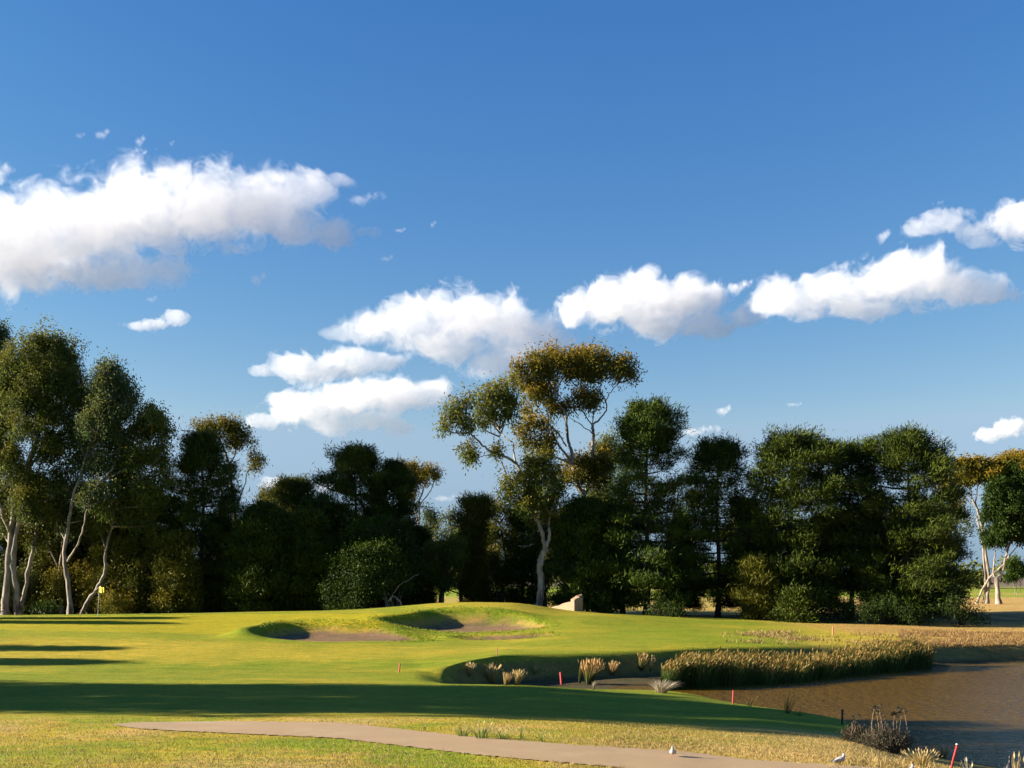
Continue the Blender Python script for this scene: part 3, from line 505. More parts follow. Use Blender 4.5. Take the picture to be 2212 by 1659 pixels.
drawn_gum('tall umbrella gum with bronze flat-topped crown, the highest tree right of centre', 106, (1245, 1320), [
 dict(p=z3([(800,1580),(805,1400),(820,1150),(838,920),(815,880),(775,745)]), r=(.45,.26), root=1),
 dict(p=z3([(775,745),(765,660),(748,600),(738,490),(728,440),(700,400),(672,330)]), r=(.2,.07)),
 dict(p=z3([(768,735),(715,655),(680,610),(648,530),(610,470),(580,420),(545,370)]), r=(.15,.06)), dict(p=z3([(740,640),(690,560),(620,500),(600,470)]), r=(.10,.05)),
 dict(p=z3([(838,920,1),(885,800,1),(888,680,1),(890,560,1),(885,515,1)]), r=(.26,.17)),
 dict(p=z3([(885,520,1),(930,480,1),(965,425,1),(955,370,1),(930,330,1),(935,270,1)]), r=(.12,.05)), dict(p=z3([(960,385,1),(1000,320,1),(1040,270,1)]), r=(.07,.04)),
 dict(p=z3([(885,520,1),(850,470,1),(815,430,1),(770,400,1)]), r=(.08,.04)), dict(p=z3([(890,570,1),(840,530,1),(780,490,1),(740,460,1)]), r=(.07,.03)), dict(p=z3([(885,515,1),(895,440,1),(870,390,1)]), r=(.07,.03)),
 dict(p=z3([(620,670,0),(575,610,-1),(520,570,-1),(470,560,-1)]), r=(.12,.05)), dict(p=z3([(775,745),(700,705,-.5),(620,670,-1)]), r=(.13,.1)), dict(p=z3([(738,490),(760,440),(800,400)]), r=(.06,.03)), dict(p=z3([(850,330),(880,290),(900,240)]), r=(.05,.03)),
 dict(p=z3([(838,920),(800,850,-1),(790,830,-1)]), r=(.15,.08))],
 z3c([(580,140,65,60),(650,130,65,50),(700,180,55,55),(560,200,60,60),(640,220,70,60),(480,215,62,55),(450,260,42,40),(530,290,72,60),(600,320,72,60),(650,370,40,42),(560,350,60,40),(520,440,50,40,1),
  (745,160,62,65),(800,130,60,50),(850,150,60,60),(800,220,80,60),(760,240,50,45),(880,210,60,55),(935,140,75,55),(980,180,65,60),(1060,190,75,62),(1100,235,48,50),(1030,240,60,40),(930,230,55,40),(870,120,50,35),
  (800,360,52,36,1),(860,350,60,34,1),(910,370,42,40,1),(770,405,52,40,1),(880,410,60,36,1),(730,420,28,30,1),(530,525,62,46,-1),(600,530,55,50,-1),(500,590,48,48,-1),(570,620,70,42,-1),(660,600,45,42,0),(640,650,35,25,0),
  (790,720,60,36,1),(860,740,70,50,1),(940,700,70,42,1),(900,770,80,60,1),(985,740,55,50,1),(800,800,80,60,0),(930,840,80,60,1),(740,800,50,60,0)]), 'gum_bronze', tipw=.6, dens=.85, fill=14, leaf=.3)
drawn_gum('grey-green gum head wedged between the umbrella gum and the tall round pine', 112, (1310, 1320), [dict(p=[(1310,1330),(1305,1150),(1312,1000)], r=(.25,.08), root=1)], [(1312,960,24,16,0),(1298,975,22,16,0),(1325,985,24,22,0),(1300,1020,34,36,0),(1290,1080,36,40,0)], 'gum_grey', 'bark_brown', tipw=.3)

# --- right: the wall of pines
pine('tall round-headed pine beside the umbrella gum, the highest of the pines', 1398, 100, 884, [(884,24),(905,54),(950,74),(1000,76),(1040,98),(1100,112),(1160,128),(1240,136),(1330,100)], 'pine', .85, lean=-.004)
pine('low dark pine under the umbrella gum, behind the sandstone block', 1268, 100, 1090, [(1090,20),(1130,56),(1200,84),(1270,80),(1325,60)], 'pine', 1.0)
pine('narrow knobbly-topped pine between the tall round-headed pine and the widest pine', 1551, 101, 960, [(960,22),(985,46),(1030,64),(1100,80),(1180,92),(1270,88),(1335,60)], 'pine', .8, skirt=.13)
pine('widest pine of the right-hand row, broad at its top', 1712, 98, 952, [(952,32),(975,68),(1010,96),(1060,116),(1150,126),(1240,120),(1335,90)], 'pine', .85, skirt=.10)
pine('flat-headed pine between the widest pine and the last tall pine', 1838, 102, 973, [(973,34),(995,56),(1040,72),(1110,84),(1200,92),(1300,76)], 'pine', .8, skirt=.19)
pine('last tall pine at the right end of the row, sloping down to the right', 1958, 97, 942, [(942,22),(962,50),(1000,76),(1060,112),(1130,128),(1220,134),(1300,126),(1345,110)], 'pine', .9, lean=.01)
pine('young yellow-green pine at the foot of the widest pine', 1635, 96, 1222, [(1222,12),(1245,34),(1280,48),(1330,40)], 'pine_olive', .6, 'young_pine', skirt=.02)
pine('low yellow-green pine sapling beside the grass at the foot of the pine row', 1722, 93, 1292, [(1292,12),(1305,28),(1325,42),(1342,40)], 'pine', .6, 'young_pine', skirt=.02)
bush('low dark bush under the flat-headed pine', 1800, 93, [(1780,1318,28,18),(1815,1322,28,16),(1845,1318,26,20)], 'pine', 'bush', barkm='bark_dark', tipw=.05)
bush('long low dark bush under the last tall pine', 1905, 92, [(1880,1325,30,18),(1920,1318,34,24),(1960,1325,30,18),(1990,1330,28,15)], 'pine', 'bush', barkm='bark_dark', tipw=.05)
bush('rounded dark bush at the right foot of the last tall pine', 2075, 93, [(2050,1310,28,34),(2085,1325,30,20),(2110,1335,20,11),(2065,1285,24,22)], 'pine', 'bush', barkm='bark_dark', tipw=.05)
bush('small dark bush under the tall round-headed pine', 1440, 94, [(1420,1318,26,16),(1455,1322,28,14)], 'pine', 'bush', barkm='bark_dark', tipw=.05)
bare = MB(); r_ = seed_of(5); bl = (( 2020-U0)*106/F, 106, gz((2020-U0)*106/F, 106))
for L, ra in (([(2020,1330),(2018,1290),(2010,1240)], .2), ([(2010,1240),(1995,1228),(1984,1212)], .12), ([(2012,1245),(2038,1236),(2050,1220),(2040,1195)], .12), ([(2038,1236),(2070,1225),(2095,1218)], .07), ([(1996,1230),(1975,1240),(1965,1238)], .06), ([(2050,1220),(2068,1196)], .06), ([(2018,1290),(2040,1262),(2052,1250)], .08)):
    bare.tube(smooth_line([W3(a, b, 106) for a, b in L], 5)+r_.normal(size=(1, 3))*.02, np.linspace(ra, ra*.45, 5*(len(L)-1)+1), 6)
tree_thing('bare_tree', 'bare white-limbed tree showing through the last tall pine', 'tree', bl, None, bare, None, M['bark_pale'])

# --- far right gums on the dry ground
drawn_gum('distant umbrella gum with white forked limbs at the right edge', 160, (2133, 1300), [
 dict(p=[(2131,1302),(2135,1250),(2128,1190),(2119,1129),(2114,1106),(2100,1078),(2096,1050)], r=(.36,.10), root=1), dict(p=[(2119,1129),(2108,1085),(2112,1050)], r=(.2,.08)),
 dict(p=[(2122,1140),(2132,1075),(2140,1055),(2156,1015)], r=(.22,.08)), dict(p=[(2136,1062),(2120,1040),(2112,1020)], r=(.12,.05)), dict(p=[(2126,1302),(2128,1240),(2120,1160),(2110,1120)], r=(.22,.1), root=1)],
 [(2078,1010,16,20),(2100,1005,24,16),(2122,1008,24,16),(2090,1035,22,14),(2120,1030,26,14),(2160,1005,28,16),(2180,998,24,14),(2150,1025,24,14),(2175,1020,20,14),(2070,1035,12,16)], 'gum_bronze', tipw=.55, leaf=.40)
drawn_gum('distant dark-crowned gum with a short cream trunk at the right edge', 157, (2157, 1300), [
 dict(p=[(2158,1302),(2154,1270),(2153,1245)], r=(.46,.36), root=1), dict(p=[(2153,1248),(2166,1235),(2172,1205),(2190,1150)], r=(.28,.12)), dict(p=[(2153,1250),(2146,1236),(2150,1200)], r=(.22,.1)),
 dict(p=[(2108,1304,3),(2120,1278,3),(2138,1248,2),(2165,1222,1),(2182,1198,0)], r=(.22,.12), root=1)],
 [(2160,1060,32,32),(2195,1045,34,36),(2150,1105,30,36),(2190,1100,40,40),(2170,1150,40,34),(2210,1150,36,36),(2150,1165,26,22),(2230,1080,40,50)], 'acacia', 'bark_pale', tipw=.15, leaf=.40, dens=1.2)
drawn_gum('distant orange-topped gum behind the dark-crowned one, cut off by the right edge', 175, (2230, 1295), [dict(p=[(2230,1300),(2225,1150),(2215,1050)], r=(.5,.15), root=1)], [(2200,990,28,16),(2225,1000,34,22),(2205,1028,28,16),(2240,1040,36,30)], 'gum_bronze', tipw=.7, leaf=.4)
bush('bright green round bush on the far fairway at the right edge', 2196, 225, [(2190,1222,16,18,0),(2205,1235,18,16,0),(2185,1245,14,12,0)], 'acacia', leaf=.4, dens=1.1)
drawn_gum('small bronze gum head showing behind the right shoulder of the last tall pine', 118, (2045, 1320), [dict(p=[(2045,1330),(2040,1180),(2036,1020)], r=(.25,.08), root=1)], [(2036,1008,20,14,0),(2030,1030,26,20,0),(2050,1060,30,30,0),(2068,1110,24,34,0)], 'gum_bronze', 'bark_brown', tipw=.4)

# --- the wood behind: trees that fill the gaps, each one its own
lab = 'dim gum tree in the wood behind the front row of trees'
protos = []
for k in range(4):
    r = np.random.default_rng(50+k); lf = MB(); wd = MB(); h = 11.0
    if k < 3:
        wd.tube(smooth_line([(0,0,-.4),(.3*(k-1),0,h*.3),(0,.3,h*.55),(.4,0,h*.8)], 4), np.linspace(.28, .08, 13), 7)
        for q in range(13):
            c = np.array([r.uniform(-2.6, 2.6), r.uniform(-2.2, 2.2), h*(.28+.62*r.random()**.8)]); rad = [r.uniform(1.1, 1.7), 1.3, r.uniform(.8, 1.4)]
            wd.tube(curve((0, .2, c[2]*.6), c-[0, 0, .6], -.04, 6, r, .06), np.linspace(.1, .04, 6), 5, cap=False); gum_clump(lf, None, c, rad, r, .75, .25, leaf=.34)
    else:
        pine_mesh(lf, wd, (0, 0, 0), h, [(0,2.2),(.3,2.6),(.7,1.8),(1,.4)], r, .8, .1)
    protos.append((lf.build('crown', M[['gum_grey', 'gum', 'gum', 'pine'][k]]), wd.build('trunk', M[['bark_pale', 'bark_brown', 'bark_brown', 'bark_dark'][k]], smooth=True)))
spots = [(-260,112,3,1.0),(-160,120,1,1.1),(-90,108,3,.9),(60,112,3,.85),(110,118,0,.9),(205,114,1,.9),(300,116,3,.9),(372,122,1,.9),(470,112,3,.95),(530,118,2,1.0),(610,108,3,.9),(700,112,3,1.0),(745,118,1,1.0),(905,108,3,.75),(955,106,2,.7),(1000,116,0,.85),(1050,120,3,.85),(1130,112,3,.9),(1180,116,0,.95),(1225,110,2,1.0),
 (1300,106,3,.95),(1345,112,1,1.1),(1470,110,3,.8),(1610,109,3,1.0),(1675,113,1,.95),(1775,110,3,.85),(1890,111,1,.95),(1985,110,3,1.0),(1640,118,1,.9),(1790,120,2,.9),(1920,116,1,.95),(2010,106,3,.85)]
for i, (u, D, k, s) in enumerate(spots):
    x = (u-U0)*D/F; t = empty('gum_tree' if k < 3 else 'pine_tree', (x, D, gz(x, D)-.05), i*1.7); t.scale = (s*1.1, s*1.1, s)
    tag(t, lab if k < 3 else 'dim pine tree in the wood behind the front row of trees', 'gum tree' if k < 3 else 'pine tree', 'gum trees in the wood behind' if k < 3 else 'pine trees in the wood behind')
    for src in protos[k]:
        c = src if False else src.copy(); COL.objects.link(c); c.parent = t
for a, b in protos:
    bpy.data.objects.remove(a); bpy.data.objects.remove(b)
# far tree line beyond the dry ground, one mass
r = np.random.default_rng(9); lf = MB()
for k in range(150):
    x = r.uniform(-260, 330); y = r.uniform(330, 380); c = np.array([x, y, gz(x, y)+r.uniform(1, 6)]); rad = r.uniform(3, 5.5)
    N_ = 260; d = r.normal(size=(N_, 3)); d /= np.linalg.norm(d, axis=1)[:, None]
    lf.leaves(c+d*[rad, rad, rad*.9]*(.6+.45*r.random((N_, 1))), r.normal(size=(N_, 3)), 1.3, .8, tint=.2*r.random(N_), r=r)
o = lf.build('distant_wood', M['gum']); tag(o, 'far-off wood closing the dry ground behind the pines', 'wood', kind='stuff')

# --- trees left of the view whose shadows cross the fairway
sh = [(-31,32.6,15.0,4.2),(-34,35.4,16.5,3.9),(-32,38.0,15.6,4.0),(-40,32.9,16.0,3.4),(-33,41.5,13.2,3.4),(-36,44.0,11.5,2.8),(-40,38,17,4.2),(-42,41.5,14.5,3.6)]
for i, (x, y, h, w_) in enumerate(sh):
    r = np.random.default_rng(80+i); lf = MB(); wd = MB(); z = gz(x, y)
    pine_mesh(lf, wd, (x, y, z), h, [(0, w_*.8), (.3, w_), (.65, w_*.62), (.9, w_*.34), (1, .4)], r, .5, .34 if i in (0, 3) else .10, .5)
    tree_thing('pine_tree', 'pine outside the left edge whose shadow crosses the fairway', 'pine tree', (x, y, z), lf, wd, M['pine'], M['bark_dark'], 'pines left of the fairway')
for i, (x, y, h, w_) in enumerate([(-46, 63.5, 6.0, 1.7), (-42, 56.5, 5.6, 2.2), (-54, 78.5, 8.0, 2.4), (-50, 84, 6.5, 1.5)]):
    r = np.random.default_rng(90+i); lf = MB(); wd = MB(); z = gz(x, y)
    pine_mesh(lf, wd, (x, y, z), h, [(0, w_), (.4, w_), (.8, w_*.7), (1, .5)], r, .9, .05, .5)
    tree_thing('young_pine', 'young pine outside the left edge beside the green', 'pine tree', (x, y, z), lf, wd, M['pine'], M['bark_dark'], 'young pines left of the green')
# ------------------------------------------------------------------ reeds, tussocks, grass
def bladem(name, base, mid, tip, rough=.6, tr=.25):
    m, nt, p, N = nmat(name); t = attr(nt, 'tint').outputs['Fac']; r = attr(nt, 'rnd').outputs['Fac']
    c = mixc(nt, mrange(nt, t, 0, .5), base, mid); c = mixc(nt, mrange(nt, t, .5, 1), c, tip); c = mixc(nt, mrange(nt, r, 0, 1, .0, .5), c, mixc(nt, 1.0, c, (.5, .5, .5), 'MULTIPLY'))
    nt.links.new(c, p.inputs['Base Color']); p.inputs['Roughness'].default_value = rough; p.inputs['Specular IOR Level'].default_value = .2
    tn = N('BsdfTranslucent'); nt.links.new(c, tn.inputs[0]); mx = N('MixShader'); mx.inputs[0].default_value = tr
    nt.links.new(p.outputs[0], mx.inputs[1]); nt.links.new(tn.outputs[0], mx.inputs[2]); nt.links.new(mx.outputs[0], nt.nodes['Material Output'].inputs[0])
    return m
M['reed'] = bladem('reed_blade', (.012, .042, .010), (.065, .105, .016), (.31, .175, .045))
M['dry'] = bladem('dry_blade', (.14, .11, .04), (.36, .24, .09), (.50, .34, .15))
M['gold'] = bladem('golden_blade', (.14, .11, .035), (.42, .29, .095), (.54, .40, .17))
M['pale'] = bladem('pale_blade', (.25, .20, .12), (.45, .36, .24), (.55, .46, .33))
M['sedge'] = bladem('sedge_blade', (.03, .05, .015), (.12, .13, .03), (.40, .25, .09))
M['lawn'] = bladem('lawn_blade', (.10, .15, .006), (.20, .26, .01), (.30, .33, .03))
M['weed'] = bladem('weed_blade', (.05, .09, .015), (.16, .22, .04), (.40, .40, .18))
M['twig'] = bladem('twig_leaf', (.055, .050, .030), (.09, .085, .045), (.15, .12, .06))
M['russet'] = bladem('russet_blade', (.12, .08, .03), (.33, .20, .075), (.45, .29, .11))
def blades(mb, B, h, lean, w, t0=0., t1=1., rnd=None, r=rng):
    N_ = len(B); h = np.broadcast_to(h, (N_,)); w = np.broadcast_to(w, (N_,)); a = r.random(N_)*6.283
    sx = np.stack([np.cos(a), np.sin(a)*.6, np.zeros(N_)], 1)*w[:, None]*.5; V = []
    for t, ww in ((0, 1), (.4, .9), (.75, .65), (1, .12)):
        c = B+np.stack([lean[:, 0]*t**1.8, lean[:, 1]*t**1.8, h*(t-.12*t*t*(np.hypot(lean[:, 0], lean[:, 1])/np.maximum(h, .01)))], 1); V += [c-sx*ww, c+sx*ww]
    V = np.stack(V, 1).reshape(-1, 3); o = (np.arange(N_)*8)[:, None]
    Q = np.concatenate([o+np.array([[0, 1, 3, 2]]), o+np.array([[2, 3, 5, 4]]), o+np.array([[4, 5, 7, 6]])])
    tt = np.tile(np.repeat(t0+(t1-t0)*np.array([0, .4, .75, 1]), 2), N_); q = np.repeat(r.random(N_) if rnd is None else rnd, 8)
    mb.add(V, Q, 0, tt, q)
# the reed bed along the far shore
r = np.random.default_rng(11); N_ = 27000
u = 1434+(2004-1434)*r.random(N_); u += 4*r.normal(size=N_)
Db = np.interp(u, [1434, 1500, 1600, 1700, 1800, 1900, 2000], [53.7, 54.8, 55.8, 56.9, 59.8, 63.0, 66.0]); dep = np.interp(u, [1434, 1480, 1600, 1950, 2010], [1.6, 2.8, 4.2, 3.6, 1.8])
D = Db+dep*r.random(N_)**.9+.35*np.sin(u*.09); x = (u-U0)*D/F; z = np.minimum(height(x, D), .25)-.1
cl = vnoise(x*1.1, D*1.1, 41, 3); H = 1.50+.42*cl+.20*r.normal(size=N_); H *= np.interp(u, [1434, 1470, 1960, 2010], [.72, 1, 1, .75]); H = np.clip(H, .5, 2.3)
lean = np.stack([+.14+.13*r.normal(size=N_), .1*r.normal(size=N_)], 1)*H[:, None]*.8
mb = MB(); blades(mb, np.stack([x, D, z], 1), H, lean, .033, 0, .62, r=r)
k = r.random(N_) < .24; tipP = np.stack([x, D, z], 1)+np.stack([lean[:, 0]*.85, lean[:, 1]*.85, H*.93], 1)
mb.leaves(tipP[k], np.stack([.5+.4*r.normal(size=k.sum()), .3*r.normal(size=k.sum()), 1+0*x[k]], 1), .26, .06, tint=.7+.3*r.random(k.sum()), r=r)
tag(mb.build('reeds', M['reed']), 'dense tan-tipped green reeds lining the far shore of the pond', 'reeds', kind='stuff')
def tussock(name, label, cat, u, v, hpx, wpx, mat, n=130, fount=.5, D=None, plume=.0, w=.03, group=None, wind=.15, d0=30, d1=100):
    r = seed_of(u, v); p_ = hit(u, v, d0, d1) if D is None else np.array([(u-U0)*D/F, D, 0]); p_[2] = gz(p_[0], p_[1]); k = p_[1]/F
    h = hpx*k; sp = wpx*k*.5; a = r.random(n)*6.283; q = np.sqrt(r.random(n)); B = np.stack([np.cos(a)*q*sp*.35, np.sin(a)*q*sp*.35, np.full(n, -.03)], 1)
    ln = np.stack([np.cos(a)*q*sp*fount*1.5+wind*h+.05*h*r.normal(size=n), np.sin(a)*q*sp*fount*1.5], 1); hh = h*(1-.35*q*r.random(n)-.15*r.random(n))
    mb = MB(); blades(mb, B, hh, ln, w*(.7+.5*r.random(n)), r=r)
    if plume:
        s_ = r.random(n) < plume; e = B+np.stack([ln[:, 0], ln[:, 1], hh*.92], 1); mb.leaves(e[s_], np.stack([ln[s_, 0], ln[s_, 1], hh[s_]], 1), .22*h, .05*h, tint=1, r=r)
    o = mb.build(name, M[mat], loc=p_); tag(o, label, cat, group); return o
G_ = 'dry tussocks in the hollow before the bank'
tussock('grass_tussock', 'pale straw tussock highest on the shaded bank, leftmost of those in the hollow', 'tussock', 1013, 1460, 30, 22, 'gold', 70, plume=.3, group=G_)
tussock('grass_tussock', 'upright golden tussock left of the twin tussocks in the hollow', 'tussock', 1060, 1474, 40, 34, 'gold', 150, .4, plume=.3, group=G_)
tussock('grass_tussock', 'left one of the twin golden-brown tussocks left of the red stake', 'tussock', 1093, 1480, 32, 26, 'dry', 110, .4, plume=.2, group=G_)
tussock('grass_tussock', 'right one of the twin golden-brown tussocks left of the red stake', 'tussock', 1117, 1480, 36, 28, 'gold', 130, .4, plume=.2, group=G_)
tussock('grass_tussock', 'faint small tussock on the shaded bank above the twin tussocks', 'tussock', 1154, 1458, 20, 16, 'dry', 50, .4, group=G_)
tussock('grass_tussock', 'largest tussock right of the red stake, green below with tan plumes', 'tussock', 1272, 1478, 54, 46, 'sedge', 260, .45, plume=.5, group=G_)
tussock('grass_tussock', 'thin green spike of rushes left of the largest plumed tussock', 'tussock', 1252, 1476, 50, 14, 'sedge', 60, .2, plume=.1, group=G_)
tussock('grass_tussock', 'small orange-tan tussock between the largest tussock and the reeds', 'tussock', 1322, 1458, 30, 26, 'russet', 90, .4, plume=.4, group=G_)
tussock('grass_tussock', 'tall thin tan rushes on the bank left of the reed bed', 'tussock', 1385, 1450, 38, 28, 'sedge', 80, .25, plume=.3, group=G_)
tussock('grass_tussock', 'thin pair of tan stalks at the left end of the reed bed', 'tussock', 1405, 1452, 36, 10, 'gold', 24, .2, plume=.4, group=G_)
tussock('grass_tussock', 'bleached fountain-shaped tussock on the mud at the tip of the pond', 'tussock', 1428, 1497, 34, 56, 'pale', 170, .8, wind=.35, group=G_)
tussock('grass_tussock', 'thin bare stalk bush standing before the red stake side of the plumed tussock', 'tussock', 1281, 1490, 22, 12, 'pale', 26, .4, group=G_)
tussock('sedge', 'dark sedge with round seed heads on the near shore between red stake and black post', 'sedge', 1700, 1541, 46, 44, 'sedge', 34, .6, w=.018, plume=.25)
tussock('sedge', 'thin dark stems beside the red stake on the near shore', 'sedge', 1618, 1526, 24, 30, 'sedge', 14, .6, w=.016, plume=.3)
tussock('sedge', 'low arching dark stems right of the sedge on the near shore', 'sedge', 1726, 1546, 22, 50, 'sedge', 22, .9, w=.018, plume=.3)
tussock('dry_shrub', 'small reddish dry shrub at the water edge left of the near red stake', 'shrub', 2036, 1638, 34, 34, 'russet', 60, .7, w=.02, wind=.0, d0=20)
tussock('weed_clump', 'largest golden weed clump on the shore left of the near red stake', 'weed', 1990, 1658, 42, 60, 'gold', 120, .7, w=.02, plume=.5, wind=0, d0=18)
tussock('weed_clump', 'dried weed stalks right of the near red stake', 'weed', 2092, 1675, 50, 26, 'pale', 16, .5, w=.02, plume=.7, wind=0, D=20.5)
tussock('weed_clump', 'pale dead stalks standing before the black waterbirds', 'weed', 2195, 1690, 78, 34, 'gold', 22, .5, w=.02, plume=.5, wind=0, D=21)
for i, (uu_, vv_, hh_, ww_, nn_, lb) in enumerate([(1040,1596,42,56,70,'tallest green weeds on the far edge of the path'), (1000,1592,30,46,44,'green weeds left of the tallest ones at the path edge'), (1085,1598,28,60,50,'spreading green weeds right of the tallest ones at the path edge'), (1125,1600,42,14,9,'single tall seeding weed standing above the others at the path edge'), (918,1578,22,14,8,'lone thin weed left of the weed row at the path edge'), (1172,1602,26,30,16,'last thin weeds at the right end of the row beside the path')]):
    tussock('path_weed', lb, 'weed', uu_, vv_, hh_, ww_, 'weed', nn_, .8, w=.012, plume=.35, wind=.05, group='green weeds along the path edge', d0=18, d1=60)
# twiggy dark bush on the near shore, with dead seed stems
for (uc, vc, wd_, hp, lb, dns) in ((1848, 1603, 50, 42, 'rounded brown twiggy bush left of the dark shore bush', 1.0), (1910, 1622, 110, 62, 'large dark twiggy bush on the near shore with seed stems above it', 1.6)):
    r = seed_of(uc, vc); p_ = hit(uc, vc, 20, 60); p_[2] = gz(p_[0], p_[1])-.05; k = p_[1]/F; wd = MB(); lf = MB(); tp = []
    for j in range(int(230*dns)):
        a = r.random()*6.283; q = math.sqrt(r.random()); b = np.array([math.cos(a)*q*wd_*k*.25, math.sin(a)*q*wd_*k*.3, 0]); e = np.array([math.cos(a)*q*wd_*k*.55, math.sin(a)*q*wd_*k*.45, hp*k*(1-.5*q*q)*(.55+.45*r.random())])
        P_ = curve(b, e, .1, 4, r, .08); wd.tube(P_, np.linspace(.009, .004, 4), 3, cap=False); tp += list(P_[1:])
    tp = np.array(tp); C_ = np.repeat(tp, 6, 0)+r.normal(size=(len(tp)*6, 3))*.06
    lf.leaves(C_, r.normal(size=(len(C_), 3))+[0, 0, .6], .075, .022, tint=.3*r.random(len(C_)), r=r)
    for j in range(9 if dns > 1 else 3):
        a = np.array([r.uniform(-.35, .45)*wd_*k, r.uniform(-.3, .3), hp*k*.5]); e = a+[r.normal()*.12, 0, hp*k*(.55+.5*r.random())]
        wd.tube(curve(a, e, 0, 5, r, .04), .008, 3, cap=False)
        for q in range(4): lf.leaves(np.tile(e+r.normal(size=3)*.05, (5, 1)), r.normal(size=(5, 3)), .07, .05, tint=0, rnd=0, r=r)
    t = empty('twiggy_bush', p_); tag(t, lb, 'bush'); wd.build('stems', M['bark_brown'], t); lf.build('foliage', M['twig'], t)
# short grass blades in the foreground and on rough ground (uncountable)
def scatter(name, mat, n, ur, dr, h, w, keep=None, label='', seed=3, lean=.4, tt=(0, 1)):
    r = np.random.default_rng(seed); u = r.uniform(*ur, n); D = 1/(1/dr[0]+(1/dr[1]-1/dr[0])*r.random(n)); x = (u-U0)*D/F; z = height(x, D); v = VH+(CZ-z)*F/D
    k = (r.random(n) < keep(u, v, x, D, z)) if keep else np.ones(n, bool); u, D, x, z = u[k], D[k], x[k], z[k]; n = len(x)
    hh = h*(.5+.8*r.random(n))*(1+.4*vnoise(x*1.5, D*1.5, seed)); mb = MB(); blades(mb, np.stack([x, D, z-.01], 1), hh, r.normal(size=(n, 2))*hh[:, None]*lean, w, *tt, r=r)
    o = mb.build(name, M[mat]); tag(o, label, 'grass', kind='stuff'); return o
offp = lambda u, v: 1-((v > up_edge(u)+2.2*np.sin(u*.11)*np.sin(u*.037)) & (v < lo_edge(u)-2.0+3*np.sin(u*.09)*np.sin(u*.041)) & (u > 262))*1.
scatter('dry_grass', 'dry', 60000, (-60, 1500), (16.5, 29), .05, .012, lambda u, v, x, D, z: offp(u, v)*np.clip(.5+.9*vnoise(x*.9, D*.9, 61), 0, 1)*np.interp(D, [26, 29], [1, .2]), 'short dry grass blades in the foreground', 3)
scatter('green_grass', 'lawn', 60000, (-60, 1500), (16.5, 29), .045, .012, lambda u, v, x, D, z: offp(u, v)*np.clip(.3-.9*vnoise(x*.9, D*.9, 61), 0, 1)*np.interp(D, [26, 29], [1, .3]), 'short green grass blades in the foreground', 4)
scatter('straw_grass', 'gold', 45000, (1150, 2150), (17.5, 31), .05, .012, lambda u, v, x, D, z: offp(u, v)*np.clip((u-1150)/300, 0, 1)*(z > .35), 'short straw-coloured grass between the path and the pond', 5)
scatter('shore_weeds', 'gold', 5200, (1790, 2230), (18, 27), .16, .016, lambda u, v, x, D, z: ((v > np.interp(u, [1790, 1860, 1950, 2050, 2230], [1630, 1620, 1632, 1655, 1668])) & (z > .5))*np.clip(.2+1.1*vnoise(x*1.3, D*1.3, 62), 0, 1), 'golden dry weeds thick along the near shore at the lower right', 6, .5)
scatter('bank_grass', 'russet', 42000, (1940, 2300), (69, 84), .17, .04, lambda u, v, x, D, z: np.clip(.35+.9*vnoise(x*.8, D*1.2, 63), 0, 1)*(z > .95), 'russet rough grass on the far bank at the right', 7, .5)
scatter('rough_grass', 'dry', 14000, (1560, 1960), (67, 78), .20, .05, lambda u, v, x, D, z: np.clip(.1+.9*vnoise(x*.8, D*1.2, 64), 0, 1)*(z > 1.0), 'patchy rough grass behind the reeds', 8, .5)
scatter('lip_grass', 'lawn', 16000, (560, 1210), (70, 86), .09, .05, lambda u, v, x, D, z: np.clip(1.3-np.minimum.reduce([np.abs(bdist(x, D, b)-1.08) for b in BUNK])*5, 0, 1), 'longer green grass fringing the bunkers', 9, .5)

# ------------------------------------------------------------------ stakes, flag
M['red'] = flatmat('red_paint', (.30, .006, .008), .7, (.22, .004, .006), 20); M['black'] = flatmat('black_wood', (.018, .016, .015), .8); M['white'] = flatmat('white_paint', (.75, .73, .70), .5, (.6, .58, .55))
M['redold'] = flatmat('faded_red_paint', (.24, .07, .05), .7); M['orange'] = flatmat('orange_red_paint', (.50, .09, .03), .6)
def stake(name, label, u, vb, vt, wpx, mat, lean=0, D=None, cap=None, cat='stake', group='red stakes marking the pond'):
    p_ = hit(u, vb, 24, 110) if D is None else np.array([(u-U0)*D/F, D, 0.]); p_[2] = gz(p_[0], p_[1]); k = p_[1]/F; h = CZ-(vt-VH)*k-p_[2]; w = wpx*k*.5
    t = empty(name, p_); tag(t, label, cat, group); a = MB(); P_ = [(-lean*.05, 0, -.06), (0, 0, 0), (lean*k*.5, 0, h*.5), (lean*k, 0, h*.97), (lean*k, 0, h)]; a.tube(P_, [w, w, w, w, w*.72], 4 if cap is None else 14); a.build('post', M[mat], t, smooth=cap is not None)
    if cap: b = MB(); b.tube([(lean*k, 0, h+.001), (lean*k*1.01, 0, h+.012), (lean*k*1.02, 0, h+.022)], [w*1.04, w*1.04, w*.6], 14); b.build('cap', M[cap], t, smooth=True)
    return t
stake('red_stake', 'small red stake leaning right on the fairway left of the hollow', 862, 1452, 1433, 3.2, 'red', 2)
stake('red_stake', 'faded red-brown stake on the rim above the hollow', 1073, 1416, 1400, 2.2, 'redold', 0)
stake('red_stake', 'thick red stake on the lip of the hollow right of the twin tussocks', 1213, 1479, 1452, 5.6, 'red', -2)
stake('red_stake', 'straight red stake where the pond meets the shaded grass', 1583, 1521, 1491, 3.6, 'red', 1)
stake('red_stake', 'orange-red stake in the grass beyond the reeds under the pines', 1799, 1372, 1353, 3.2, 'orange', 0)
stake('red_stake', 'nearest red stake with a white tip, leaning at the lower right', 2050, 1668, 1609, 5.0, 'red', 17, D=19.6, cap='white')
